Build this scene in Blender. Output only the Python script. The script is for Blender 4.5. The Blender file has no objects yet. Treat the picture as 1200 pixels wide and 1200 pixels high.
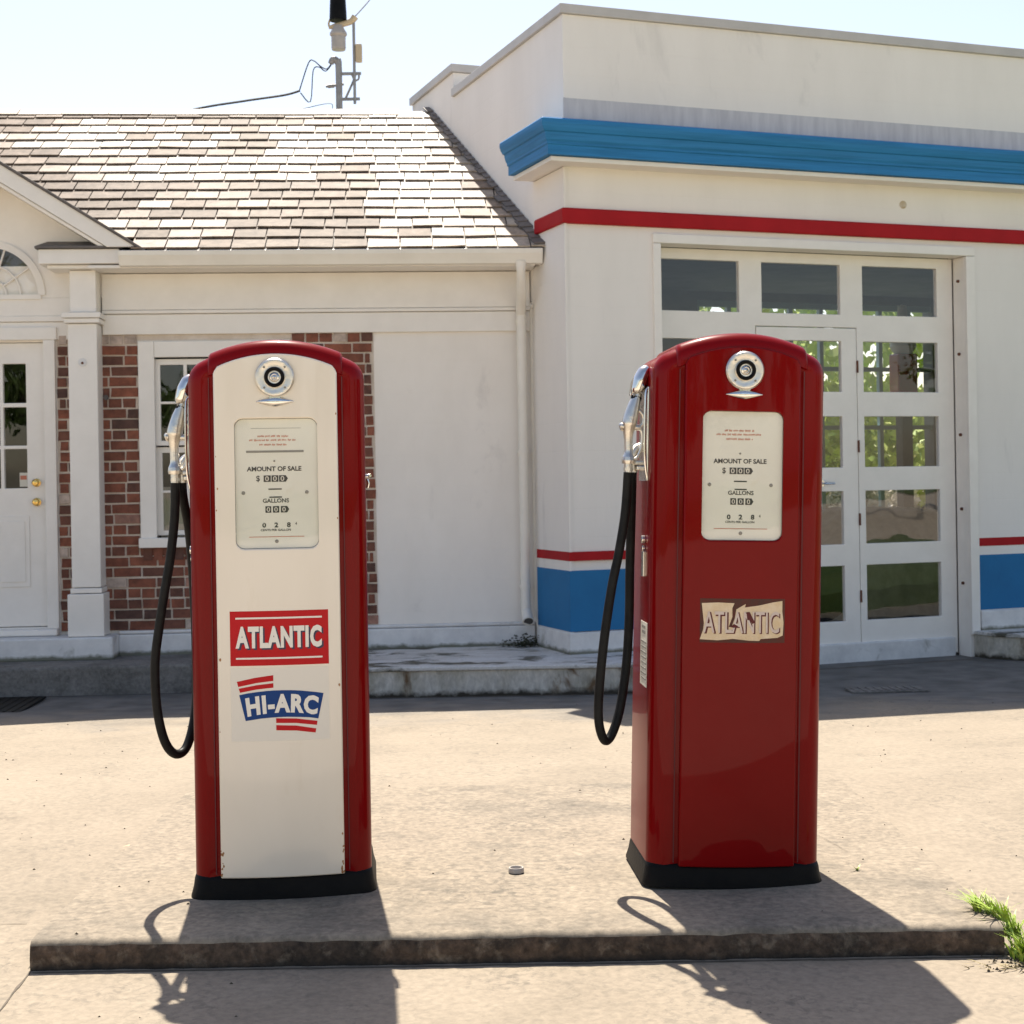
import bpy, bmesh, math, random
from mathutils import Vector, Matrix, noise
from mathutils.geometry import tessellate_polygon
rnd = random.Random(11)
S = bpy.context.scene
C = S.collection
R = math.radians

# ------------------------------------------------------------------ camera
cam = bpy.data.cameras.new('camera'); co = bpy.data.objects.new('camera', cam); C.objects.link(co)
co.location = (0, 0, 1.40); co.rotation_mode = 'XYZ'
co.matrix_world = Matrix.Translation((0, 0, 1.40)) @ Matrix.Rotation(R(90), 4, 'X') @ Matrix.Rotation(-.0167, 4, 'Z')
cam.lens = 54; cam.sensor_width = 36; cam.shift_y = -.03; cam.clip_end = 2000; cam.clip_start = .05
cam.dof.use_dof = True; cam.dof.focus_distance = 4.5; cam.dof.aperture_fstop = 11
S.camera = co
# ------------------------------------------------------------------ sky + sun
SUN_EL, SUN_AZ = R(60), R(-9.0)      # azimuth measured from +Y towards +X
w = bpy.data.worlds.new('World'); S.world = w; w.use_nodes = True
nt = w.node_tree; bg = nt.nodes['Background']
sky = nt.nodes.new('ShaderNodeTexSky'); sky.sky_type = 'NISHITA'; sky.sun_disc = False
sky.sun_elevation = SUN_EL; sky.sun_rotation = SUN_AZ
sky.air_density = 1.0; sky.dust_density = 1.0; sky.ozone_density = 1.0
wb = nt.nodes.new('ShaderNodeMix'); wb.data_type = 'RGBA'; wb.blend_type = 'MULTIPLY'; wb.inputs[0].default_value = 1
wb.inputs[7].default_value = (1.0, .865, .775, 1)      # warm balance tint over the sky and its fill light
nt.links.new(sky.outputs[0], wb.inputs[6]); nt.links.new(wb.outputs[2], bg.inputs[0]); bg.inputs[1].default_value = .118
sl = bpy.data.lights.new('sun', 'SUN'); sl.energy = 5.0; sl.angle = R(.5); sl.color = (1, .93, .82)
so = bpy.data.objects.new('sun', sl); C.objects.link(so)
sd = Vector((math.sin(SUN_AZ) * math.cos(SUN_EL), math.cos(SUN_AZ) * math.cos(SUN_EL), math.sin(SUN_EL)))
so.rotation_euler = sd.to_track_quat('Z', 'Y').to_euler(); so.location = sd * 40
S.view_settings.view_transform = 'Standard'; S.view_settings.look = 'None'
S.view_settings.exposure = 1.06; S.view_settings.gamma = 1
S.cycles.use_denoising = True; S.cycles.max_bounces = 8
S.cycles.transparent_max_bounces = 12; S.cycles.sample_clamp_indirect = 6

# ------------------------------------------------------------------ materials
def setin(b, k, v):
    if k in b.inputs: b.inputs[k].default_value = v
def mat(name, col, rough=.6, col2=None, nscale=6, thr=(.35, .65), metal=0, coat=0, bump=0, bscale=40, stretch=(1, 1, 1),
        col3=None, n3=1.2, thr3=(.5, .62), detail=6, brick=None, coat_rough=.05, rvar=0, speck=0, sscale=90):
    m = bpy.data.materials.new(name); m.use_nodes = True
    n = m.node_tree; N = n.nodes; L = n.links; b = N['Principled BSDF']
    setin(b, 'Base Color', (*col, 1)); setin(b, 'Roughness', rough); setin(b, 'Metallic', metal)
    if name in ('black_base_paint', 'black_rubber'): setin(b, 'Specular IOR Level', .1)
    if name in ('sign_red', 'sign_blue', 'red_trim_paint', 'blue_paint', 'blue_cornice_paint'): setin(b, 'Specular IOR Level', .2)
    if name == 'red_enamel': setin(b, 'Specular IOR Level', .03)
    setin(b, 'Coat Weight', coat); setin(b, 'Coat Roughness', coat_rough)
    tc = N.new('ShaderNodeTexCoord'); mp = N.new('ShaderNodeMapping'); mp.inputs['Scale'].default_value = stretch
    L.new(tc.outputs['Object'], mp.inputs[0])
    last = None
    def ns(scale, det=detail, dis=0):
        x = N.new('ShaderNodeTexNoise'); x.inputs['Scale'].default_value = scale; x.inputs['Detail'].default_value = det
        x.inputs['Distortion'].default_value = dis; x.inputs['Roughness'].default_value = .62
        L.new(mp.outputs[0], x.inputs['Vector']); return x
    def ramp(src, a, bb):
        r = N.new('ShaderNodeMapRange'); r.inputs[1].default_value = a; r.inputs[2].default_value = bb
        L.new(src, r.inputs[0]); return r.outputs[0]
    def mix(f, a, bcol):
        x = N.new('ShaderNodeMix'); x.data_type = 'RGBA'; L.new(f, x.inputs[0])
        if isinstance(a, tuple): x.inputs[6].default_value = (*a, 1)
        else: L.new(a, x.inputs[6])
        if isinstance(bcol, tuple): x.inputs[7].default_value = (*bcol, 1)
        else: L.new(bcol, x.inputs[7])
        return x.outputs[2]
    if col2: last = mix(ramp(ns(nscale).outputs[0], *thr), col, col2)
    if col3: last = mix(ramp(ns(n3, 9, .4).outputs[0], *thr3), last if last else col, col3)
    if speck:
        f = N.new('ShaderNodeMapRange'); f.inputs[1].default_value = .3; f.inputs[2].default_value = .7
        f.inputs[3].default_value = 1 - speck; f.inputs[4].default_value = 1 + speck * .7; L.new(ns(sscale, 12, .3).outputs[0], f.inputs[0])
        x = N.new('ShaderNodeMix'); x.data_type = 'RGBA'; x.blend_type = 'MULTIPLY'; x.inputs[0].default_value = 1
        x.inputs[6].default_value = (*col, 1)
        if last: L.new(last, x.inputs[6])
        L.new(f.outputs[0], x.inputs[7]); last = x.outputs[2]
    if last: L.new(last, b.inputs['Base Color'])
    if rvar:
        mr = N.new('ShaderNodeMapRange'); mr.inputs[1].default_value = .3; mr.inputs[2].default_value = .7
        mr.inputs[3].default_value = rough - rvar; mr.inputs[4].default_value = rough + rvar
        L.new(ns(nscale * 2).outputs[0], mr.inputs[0]); L.new(mr.outputs[0], b.inputs['Roughness'])
    h = None
    if brick:
        br = N.new('ShaderNodeTexBrick'); br.inputs['Scale'].default_value = 1
        br.inputs['Brick Width'].default_value = brick * 2.7; br.inputs['Row Height'].default_value = brick
        br.inputs['Mortar Size'].default_value = .005; br.inputs['Mortar Smooth'].default_value = .6
        br.inputs['Color1'].default_value = (1, 1, 1, 1); br.inputs['Color2'].default_value = (.9, .9, .9, 1)
        br.inputs['Mortar'].default_value = (0, 0, 0, 1)
        sp = N.new('ShaderNodeSeparateXYZ'); cb = N.new('ShaderNodeCombineXYZ')
        ad = N.new('ShaderNodeMath'); ad.operation = 'ADD'
        L.new(tc.outputs['Object'], sp.inputs[0]); L.new(sp.outputs[0], ad.inputs[0]); L.new(sp.outputs[1], ad.inputs[1])
        L.new(ad.outputs[0], cb.inputs[0]); L.new(sp.outputs[2], cb.inputs[1])
        L.new(cb.outputs[0], br.inputs['Vector'])
        bb = N.new('ShaderNodeBump'); bb.inputs['Strength'].default_value = .22; bb.inputs['Distance'].default_value = .004
        L.new(br.outputs['Color'], bb.inputs['Height']); h = bb
    if bump:
        b2 = N.new('ShaderNodeBump'); b2.inputs['Strength'].default_value = bump; b2.inputs['Distance'].default_value = .01
        L.new(ns(bscale, 8).outputs[0], b2.inputs['Height'])
        if h: L.new(h.outputs[0], b2.inputs['Normal'])
        h = b2
    if h: L.new(h.outputs[0], b.inputs['Normal'])
    return m
def glass_mat(name, refl=1.55, tint=(1, 1, 1)):
    m = bpy.data.materials.new(name); m.use_nodes = True; N = m.node_tree.nodes; L = m.node_tree.links
    N.remove(N['Principled BSDF']); out = N['Material Output']
    fr = N.new('ShaderNodeFresnel'); fr.inputs[0].default_value = refl
    t = N.new('ShaderNodeBsdfTransparent'); t.inputs[0].default_value = (*tint, 1)
    g = N.new('ShaderNodeBsdfGlossy'); g.inputs['Roughness'].default_value = .01
    no = N.new('ShaderNodeTexNoise'); no.inputs['Scale'].default_value = 2.5; no.inputs['Detail'].default_value = 1
    tc = N.new('ShaderNodeTexCoord'); L.new(tc.outputs['Object'], no.inputs[0])
    bu = N.new('ShaderNodeBump'); bu.inputs['Strength'].default_value = .12; bu.inputs['Distance'].default_value = .02
    L.new(no.outputs[0], bu.inputs['Height']); L.new(bu.outputs[0], g.inputs['Normal'])
    ge = N.new('ShaderNodeNewGeometry'); iv = N.new('ShaderNodeMath'); iv.operation = 'SUBTRACT'; iv.inputs[0].default_value = 1; L.new(ge.outputs['Backfacing'], iv.inputs[1])
    ml = N.new('ShaderNodeMath'); ml.operation = 'MULTIPLY'; L.new(fr.outputs[0], ml.inputs[0]); L.new(iv.outputs[0], ml.inputs[1])
    x = N.new('ShaderNodeMixShader'); L.new(ml.outputs[0], x.inputs[0]); L.new(t.outputs[0], x.inputs[1]); L.new(g.outputs[0], x.inputs[2])
    L.new(x.outputs[0], out.inputs[0]); return m
def attr_mat(name, stops, rough, bump=.3, bscale=60, rust=None, spec=.5):
    """colour from the per-piece random value 'v' (each brick / slate its own tone)"""
    m = bpy.data.materials.new(name); m.use_nodes = True; N = m.node_tree.nodes; L = m.node_tree.links; b = N['Principled BSDF']
    a = N.new('ShaderNodeAttribute'); a.attribute_name = 'v'
    cr = N.new('ShaderNodeValToRGB'); L.new(a.outputs['Fac'], cr.inputs[0])
    e = cr.color_ramp.elements
    while len(e) < len(stops): e.new(.5)
    for i, (p, c) in enumerate(stops): e[i].position = p; e[i].color = (*c, 1)
    tc = N.new('ShaderNodeTexCoord'); n = N.new('ShaderNodeTexNoise'); n.inputs['Scale'].default_value = 11; n.inputs['Detail'].default_value = 10
    n.inputs['Roughness'].default_value = .7
    L.new(tc.outputs['Object'], n.inputs[0])
    mr = N.new('ShaderNodeMapRange'); mr.inputs[1].default_value = .3; mr.inputs[2].default_value = .75; mr.inputs[3].default_value = .45; mr.inputs[4].default_value = 1.35
    L.new(n.outputs[0], mr.inputs[0])
    x = N.new('ShaderNodeMix'); x.data_type = 'RGBA'; x.blend_type = 'MULTIPLY'; x.inputs[0].default_value = 1
    L.new(cr.outputs[0], x.inputs[6]); L.new(mr.outputs[0], x.inputs[7]); L.new(x.outputs[2], b.inputs['Base Color'])
    setin(b, 'Roughness', rough); setin(b, 'Specular IOR Level', spec)
    if name == 'roof_slates':
        q = N.new('ShaderNodeMapRange'); q.inputs[1].default_value = .25; q.inputs[2].default_value = .85; q.inputs[3].default_value = .045; q.inputs[4].default_value = .20
        L.new(a.outputs['Fac'], q.inputs[0]); L.new(q.outputs[0], b.inputs['Specular IOR Level'])
    bp = N.new('ShaderNodeBump'); bp.inputs['Strength'].default_value = bump; bp.inputs['Distance'].default_value = .006
    n2 = N.new('ShaderNodeTexNoise'); n2.inputs['Scale'].default_value = bscale; n2.inputs['Detail'].default_value = 6
    L.new(tc.outputs['Object'], n2.inputs[0]); L.new(n2.outputs[0], bp.inputs['Height']); L.new(bp.outputs[0], b.inputs['Normal'])
    return m
M = {}
M['wallwhite'] = mat('painted_masonry', (.88, .83, .76), .7, (.83, .78, .71), 3, bump=.15, bscale=25, brick=.2286, col3=(.60, .56, .52), n3=2.2, thr3=(.60, .78), stretch=(1, 1, .5))
M['stucco'] = mat('painted_block', (.84, .80, .75), .7, (.79, .75, .70), 1.6, bump=.15, bscale=22, brick=.20, col3=(.58, .55, .52), n3=1.5, thr3=(.62, .80), stretch=(1.2, 1.2, .4))
M['trim'] = mat('white_trim_paint', (.86, .82, .76), .42, (.81, .77, .71), 5, bump=.05, bscale=30)
M['plinth'] = mat('white_plinth_paint', (.76, .75, .73), .6, (.62, .61, .60), 7, bump=.25, bscale=20, col3=(.25, .24, .20), n3=3.5, thr3=(.60, .72))
M['railpaint'] = mat('scuffed_rail_paint', (.74, .73, .71), .6, (.60, .59, .58), 8, bump=.2, bscale=20, col3=(.34, .33, .30), n3=7, thr3=(.60, .76))
M['blue'] = mat('blue_paint', (.022, .165, .37), .6, (.02, .145, .33), 4, bump=.15, bscale=25, thr=(.4, .7))
M['cornice'] = mat('blue_cornice_paint', (.03, .205, .46), .5, (.02, .15, .33), 7, bump=.15, bscale=25, stretch=(.25, .25, 6), thr=(.4, .7))
M['redpaint'] = mat('red_trim_paint', (.40, .009, .014), .6, (.34, .007, .011), 5, bump=.1, bscale=25)
M['flash'] = mat('grey_flashing', (.58, .57, .58), .6, (.47, .46, .48), 6, stretch=(3, 3, .4))
M['coping'] = mat('metal_coping', (.52, .50, .48), .5, (.45, .43, .41), 3)
M['gutter'] = mat('cream_gutter_paint', (.84, .80, .72), .35, (.78, .74, .66), 4)
M['concrete'] = mat('forecourt_concrete', (.275, .227, .167), .9, (.248, .204, .149), 2.2, bump=.10, bscale=90, col3=(.175, .145, .105), n3=1.3, thr3=(.50, .86), detail=10, speck=.20, sscale=45)  # the paving's own cream tone with stains and specks
def mottle(m, scale, lo, hi, col, amt, mscale, mlo, mhi):
    N = m.node_tree.nodes; L = m.node_tree.links; b = N['Principled BSDF']; src = b.inputs['Base Color'].links[0].from_socket
    tc = N.new('ShaderNodeTexCoord')
    def nz(sc, d, dist=0):
        n = N.new('ShaderNodeTexNoise'); n.inputs['Scale'].default_value = sc; n.inputs['Detail'].default_value = d; n.inputs['Roughness'].default_value = .7
        n.inputs['Distortion'].default_value = dist; L.new(tc.outputs['Object'], n.inputs[0]); return n.outputs[0]
    def rg(s_, a, c, o=1):
        r = N.new('ShaderNodeMapRange'); r.inputs[1].default_value = a; r.inputs[2].default_value = c; r.inputs[4].default_value = o; L.new(s_, r.inputs[0]); return r.outputs[0]
    mu = N.new('ShaderNodeMath'); mu.operation = 'MULTIPLY'; L.new(rg(nz(scale, 10, .6), lo, hi, amt), mu.inputs[0]); L.new(rg(nz(mscale, 5), mlo, mhi), mu.inputs[1])
    x = N.new('ShaderNodeMix'); x.data_type = 'RGBA'; L.new(mu.outputs[0], x.inputs[0]); L.new(src, x.inputs[6]); x.inputs[7].default_value = (*col, 1); L.new(x.outputs[2], b.inputs['Base Color'])
def grime_low(m, z0, z1, amp, scale, col, thr=.5):
    N = m.node_tree.nodes; L = m.node_tree.links; b = N['Principled BSDF']; src = b.inputs['Base Color'].links[0].from_socket
    tc = N.new('ShaderNodeTexCoord'); sp = N.new('ShaderNodeSeparateXYZ'); L.new(tc.outputs['Object'], sp.inputs[0])
    n = N.new('ShaderNodeTexNoise'); n.inputs['Scale'].default_value = scale; n.inputs['Detail'].default_value = 8; n.inputs['Roughness'].default_value = .7; L.new(tc.outputs['Object'], n.inputs[0])
    mu = N.new('ShaderNodeMath'); mu.operation = 'MULTIPLY_ADD'; mu.inputs[1].default_value = -amp; L.new(n.outputs[0], mu.inputs[0]); L.new(sp.outputs[2], mu.inputs[2])
    r = N.new('ShaderNodeMapRange'); r.inputs[1].default_value = z0 - amp * .5; r.inputs[2].default_value = z1 - amp * .5; r.inputs[3].default_value = 1; r.inputs[4].default_value = 0; L.new(mu.outputs[0], r.inputs[0])
    x = N.new('ShaderNodeMix'); x.data_type = 'RGBA'; L.new(r.outputs[0], x.inputs[0]); L.new(src, x.inputs[6]); x.inputs[7].default_value = (*col, 1); L.new(x.outputs[2], b.inputs['Base Color'])
mottle(M['concrete'], 30, .49, .62, (.075, .069, .056), .62, 1.5, .42, .66)
def grime_shade_by_walls(m, y0, y1, col, colb):
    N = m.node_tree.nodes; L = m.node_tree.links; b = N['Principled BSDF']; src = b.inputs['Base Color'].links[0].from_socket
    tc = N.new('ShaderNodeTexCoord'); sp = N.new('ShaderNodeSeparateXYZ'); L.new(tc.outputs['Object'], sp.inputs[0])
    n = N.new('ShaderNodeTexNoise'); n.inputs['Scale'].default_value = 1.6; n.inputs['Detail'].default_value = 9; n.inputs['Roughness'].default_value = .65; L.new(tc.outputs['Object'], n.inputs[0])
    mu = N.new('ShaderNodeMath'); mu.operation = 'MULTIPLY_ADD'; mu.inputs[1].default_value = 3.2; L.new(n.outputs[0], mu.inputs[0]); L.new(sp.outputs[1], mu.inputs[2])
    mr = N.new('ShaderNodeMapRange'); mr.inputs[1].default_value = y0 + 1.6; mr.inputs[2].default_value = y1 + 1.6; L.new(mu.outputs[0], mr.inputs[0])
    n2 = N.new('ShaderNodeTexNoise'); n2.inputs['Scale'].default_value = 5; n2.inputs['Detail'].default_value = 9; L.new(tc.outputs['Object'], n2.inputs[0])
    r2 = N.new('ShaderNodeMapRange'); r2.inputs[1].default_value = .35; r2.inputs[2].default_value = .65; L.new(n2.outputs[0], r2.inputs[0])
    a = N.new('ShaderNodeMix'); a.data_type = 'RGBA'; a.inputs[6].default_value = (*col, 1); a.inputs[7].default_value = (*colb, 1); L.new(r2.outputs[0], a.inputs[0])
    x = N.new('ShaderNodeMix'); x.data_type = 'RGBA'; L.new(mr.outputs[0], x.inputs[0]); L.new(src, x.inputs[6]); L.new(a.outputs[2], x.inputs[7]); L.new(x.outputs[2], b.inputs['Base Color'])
grime_shade_by_walls(M['concrete'], 8.5, 9.6, (.10, .095, .085), (.17, .16, .145))  # mottled grime, also deepening the building's shade in the ground colour
M['slab'] = mat('island_concrete', (.272, .224, .164), .9, (.235, .194, .142), 4, bump=.12, bscale=90, col3=(.115, .10, .078), n3=3.0, thr3=(.50, .78), detail=10, speck=.36, sscale=42)
mottle(M['slab'], 28, .48, .61, (.06, .056, .046), .60, 2.2, .40, .66)
M['bouncelot'] = mat('pale_bounce_concrete', (.56, .475, .37), .9, (.50, .42, .325), 2, bump=.3, bscale=40)
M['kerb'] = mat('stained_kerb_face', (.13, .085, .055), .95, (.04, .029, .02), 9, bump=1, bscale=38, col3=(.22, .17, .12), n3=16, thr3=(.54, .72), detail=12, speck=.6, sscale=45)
M['step'] = mat('peeling_white_step', (.66, .65, .63), .7, (.54, .52, .48), 5, bump=.4, bscale=25, col3=(.09, .085, .06), n3=2.6, thr3=(.52, .60), detail=12, stretch=(1, 1.6, 2.2), speck=.2)
M['stepface'] = mat('weathered_step_face', (.60, .57, .51), .75, (.34, .31, .24), 5, bump=.5, bscale=25, col3=(.15, .09, .045), n3=5, thr3=(.55, .66), detail=12, stretch=(1, 1, .5), speck=.3, sscale=30)
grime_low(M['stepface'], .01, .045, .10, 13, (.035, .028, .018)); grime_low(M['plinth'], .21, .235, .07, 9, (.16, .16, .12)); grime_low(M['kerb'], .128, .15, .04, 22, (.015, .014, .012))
M['greystep'] = mat('grey_step_concrete', (.22, .205, .185), .9, (.15, .14, .125), 6, bump=.5, bscale=40, col3=(.09, .083, .07), n3=2, thr3=(.5, .7), speck=.35, sscale=40)
M['asphalt'] = mat('asphalt', (.055, .055, .055), .9, (.075, .072, .07), 30, bump=.5, bscale=150)
M['grass'] = mat('lawn', (.05, .10, .02), .9, (.09, .14, .03), 3, bump=.6, bscale=60, col3=(.12, .14, .04), n3=.4)
M['mortar'] = mat('pale_mortar', (.56, .47, .38), .9, (.68, .60, .52), 8, bump=.4, bscale=50)
M['brick'] = attr_mat('old_brick', [(0, (.10, .052, .04)), (.25, (.17, .068, .045)), (.5, (.24, .08, .046)), (.8, (.29, .10, .058)), (1, (.55, .44, .37))], .85)
M['slate'] = attr_mat('roof_slates', [(0, (.17, .13, .10)), (.35, (.26, .20, .155)), (.6, (.36, .285, .225)), (.8, (.42, .35, .28)), (1, (.48, .42, .35))], .55, bump=.35, bscale=18, spec=.14)
M['slatedark'] = mat('dark_slate_edge', (.10, .09, .085), .7, (.15, .13, .12), 8, bump=.4, bscale=30)
M['pumpred'] = mat('red_enamel', (.18, .0010, .002), .32, (.165, .0009, .0018), 3, coat=.22, bump=.012, bscale=5, coat_rough=.03)
M['pumpwhite'] = mat('cream_enamel', (.78, .71, .60), .3, (.74, .67, .56), 3, col3=(.66, .57, .44), n3=5, thr3=(.62, .86), stretch=(1.5, 1, .45), coat=.9, bump=.01, bscale=7, coat_rough=.06)
M['black'] = mat('black_base_paint', (.004, .004, .0045), .5, (.008, .0075, .007), 12, bump=.15, bscale=60)
M['hose'] = mat('black_rubber', (.012, .012, .012), .42, (.02, .02, .019), 20, bump=.1, bscale=100)
M['chrome'] = mat('worn_chrome', (.72, .71, .69), .16, (.60, .58, .55), 14, metal=1, rvar=.08)
M['alu'] = mat('cast_aluminium', (.72, .69, .63), .32, (.60, .57, .52), 20, metal=1, bump=.15, bscale=90)
M['dial'] = mat('dial_face', (.74, .73, .63), .45, (.68, .66, .56), 3, coat=.3, coat_rough=.02, col3=(.58, .50, .30), n3=4, thr3=(.62, .8))
M['ink'] = mat('black_print', (.03, .028, .025), .6)
M['greyink'] = mat('grey_print', (.22, .21, .18), .6)
M['redink'] = mat('faded_red_print', (.50, .17, .10), .6)
M['digit'] = mat('pale_digit', (.62, .59, .50), .6)
M['signred'] = mat('sign_red', (.52, .010, .014), .5, (.48, .009, .012), 5)
M['signwhite'] = mat('sign_white', (.80, .76, .68), .4)
M['signblue'] = mat('sign_blue', (.012, .05, .19), .6)
M['rustchip'] = mat('rust_chip', (.34, .16, .06), .8)
M['navy'] = mat('sign_navy_shadow', (.03, .025, .06), .5)
M['paper'] = mat('decal_paper', (.76, .71, .62), .35)
M['torn'] = mat('torn_sticker_paper', (.66, .50, .30), .7, (.74, .60, .42), 30, bump=.4, bscale=60)
M['tornpink'] = mat('torn_sticker_letters', (.60, .48, .42), .7, (.66, .56, .48), 40)
M['residue'] = mat('sticker_residue', (.10, .022, .012), .8, (.07, .03, .02), 40)
M['tornred'] = mat('torn_sticker_dark', (.10, .012, .012), .7)
M['darkroom'] = mat('dark_interior', (.09, .085, .08), .9, (.06, .055, .05), 3)
M['garageroom'] = mat('garage_interior', (.16, .15, .15), .8, (.12, .115, .115), 3)
M['floorin'] = mat('garage_floor_concrete', (.16, .15, .14), .6, (.11, .10, .095), 3)
M['glass'] = glass_mat('window_glass', 1.75)
M['dglass'] = glass_mat('dial_glass', 1.5)
M['brass'] = mat('polished_brass', (.75, .50, .16), .22, metal=1)
M['curtain'] = mat('cream_curtain', (.42, .38, .30), .9, (.34, .30, .24), 6, stretch=(8, 1, .3))
M['mast'] = mat('galvanised_pipe', (.34, .33, .31), .5, (.26, .25, .24), 12, metal=.3)
M['tan'] = mat('tan_cast_arm', (.52, .42, .27), .6)
M['globe'] = mat('grey_plastic_refractor', (.44, .40, .35), .4, (.36, .33, .30), 15)
M['wire'] = mat('dark_cable', (.03, .03, .03), .6)
M['bark'] = mat('bark', (.10, .07, .05), .9, (.06, .045, .03), 10, bump=.6, bscale=20)
M['leafA'] = mat('leaf_green', (.06, .11, .02), .5, (.11, .17, .03), 2.5)
M['leafB'] = mat('leaf_yellow_green', (.26, .38, .05), .5, (.42, .46, .09), 3)
M['blade'] = mat('grass_blade', (.24, .37, .04), .5, (.38, .46, .07), 9)
M['drygrass'] = mat('dry_blade', (.36, .30, .14), .7, (.28, .22, .10), 9)
for k in ('leafA', 'leafB', 'blade'): setin(M[k].node_tree.nodes['Principled BSDF'], 'Subsurface Weight', 0)
M['rust'] = mat('rusty_iron', (.16, .06, .03), .8, (.10, .04, .025), 20)
M['drape'] = mat('pale_dust_sheet', (.70, .64, .52), .8, (.52, .46, .36), 6, bump=.6, bscale=6)
M['teal'] = mat('pale_teal_paint', (.30, .42, .43), .5)
M['moss'] = mat('moss', (.05, .055, .02), .95, (.03, .03, .015), 20, bump=.8, bscale=40)
M['leaf'] = mat('dry_leaf', (.42, .30, .18), .7)
M['maroon'] = mat('maroon_cap', (.16, .035, .04), .6)
M['crack'] = mat('joint_dirt', (.13, .105, .08), .95, (.08, .07, .05), 20)
M['redglow'] = mat('red_display_paint', (.50, .03, .03), .35, coat=.6)

# ------------------------------------------------------------------ mesh helpers
class MB:
    def __init__(s): s.v = []; s.f = []; s.mi = []; s.val = []; s.cv = 0; s.m = 0
    def add(s, vs, fs):
        o = len(s.v); s.v += [tuple(p) for p in vs]
        for f in fs: s.f.append(tuple(i + o for i in f)); s.mi.append(s.m); s.val.append(s.cv)
        return s
    def box(s, x0, x1, y0, y1, z0, z1):
        vs = [(x, y, z) for x in (x0, x1) for y in (y0, y1) for z in (z0, z1)]
        return s.add(vs, [(0, 1, 3, 2), (4, 6, 7, 5), (0, 4, 5, 1), (2, 3, 7, 6), (0, 2, 6, 4), (1, 5, 7, 3)])
    def prism_x(s, prof, x0, x1):        # prof: list of (y,z), counter-clockwise seen from +x
        n = len(prof)
        vs = [(x0, y, z) for y, z in prof] + [(x1, y, z) for y, z in prof]
        return s.add(vs, [(i, (i + 1) % n, n + (i + 1) % n, n + i) for i in range(n)] + [tuple(range(n))[::-1], tuple(range(n, 2 * n))])
    def prism_z(s, pts, z0, z1):
        n = len(pts)
        vs = [(x, y, z0) for x, y in pts] + [(x, y, z1) for x, y in pts]
        return s.add(vs, [(i, (i + 1) % n, n + (i + 1) % n, n + i) for i in range(n)] + [tuple(range(n))[::-1], tuple(range(n, 2 * n))])
    def prism_y(s, pts, y0, y1):         # pts (x,z)
        n = len(pts)
        vs = [(x, y0, z) for x, z in pts] + [(x, y1, z) for x, z in pts]
        fs = [(i, n + i, n + (i + 1) % n, (i + 1) % n) for i in range(n)]
        tr = tessellate_polygon([[Vector((x, z, 0)) for x, z in pts]])
        for a, b, c in tr: fs.append((a, b, c)); fs.append((n + c, n + b, n + a))
        return s.add(vs, fs)
    def cyl(s, p, q, r, r2=None, n=20):
        p, q = Vector(p), Vector(q); r2 = r if r2 is None else r2
        d = (q - p).normalized(); a = d.orthogonal().normalized(); b = d.cross(a)
        vs = []
        for c, rr in ((p, r), (q, r2)):
            for i in range(n):
                t = 2 * math.pi * i / n; vs.append(c + a * math.cos(t) * rr + b * math.sin(t) * rr)
        return s.add(vs, [(i, (i + 1) % n, n + (i + 1) % n, n + i) for i in range(n)] + [tuple(range(n))[::-1], tuple(range(n, 2 * n))])
    def tube(s, pts, rad, n=12, sub=6, flat=1.0):
        P = [Vector(p) for p in pts]
        if not isinstance(rad, (list, tuple)): rad = [rad] * len(P)
        Q = []; RR = []
        for i in range(len(P) - 1):
            p0 = P[max(i - 1, 0)]; p1 = P[i]; p2 = P[i + 1]; p3 = P[min(i + 2, len(P) - 1)]
            for k in range(sub):
                t = k / sub
                Q.append(.5 * ((2 * p1) + (-p0 + p2) * t + (2 * p0 - 5 * p1 + 4 * p2 - p3) * t * t + (-p0 + 3 * p1 - 3 * p2 + p3) * t ** 3))
                RR.append(rad[i] * (1 - t) + rad[i + 1] * t)
        Q.append(P[-1]); RR.append(rad[-1])
        up = None; vs = []
        for i, q in enumerate(Q):
            d = (Q[min(i + 1, len(Q) - 1)] - Q[max(i - 1, 0)]).normalized()
            if up is None: up = d.orthogonal().normalized()
            up = (up - d * up.dot(d)).normalized(); b = d.cross(up)
            for k in range(n):
                t = 2 * math.pi * k / n; o = up * math.cos(t) * RR[i] + b * math.sin(t) * RR[i]
                o.y *= flat; vs.append(q + o)
        m = len(Q)
        fs = [(i * n + k, i * n + (k + 1) % n, (i + 1) * n + (k + 1) % n, (i + 1) * n + k) for i in range(m - 1) for k in range(n)]
        fs += [tuple(range(n))[::-1], tuple(range((m - 1) * n, m * n))]
        return s.add(vs, fs)
    def lathe(s, prof, o=(0, 0, 0), axis='Z', n=32):    # prof (r, h) along axis
        vs = []
        for r, h in prof:
            for i in range(n):
                t = 2 * math.pi * i / n; a, b = r * math.cos(t), r * math.sin(t)
                p = (a, b, h) if axis == 'Z' else ((a, -h, b) if axis == 'Y' else (h, a, b))
                vs.append((p[0] + o[0], p[1] + o[1], p[2] + o[2]))
        m = len(prof)
        fs = [(i * n + k, i * n + (k + 1) % n, (i + 1) * n + (k + 1) % n, (i + 1) * n + k) for i in range(m - 1) for k in range(n)]
        fs += [tuple(range(n))[::-1], tuple(range((m - 1) * n, m * n))]
        return s.add(vs, fs)
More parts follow.
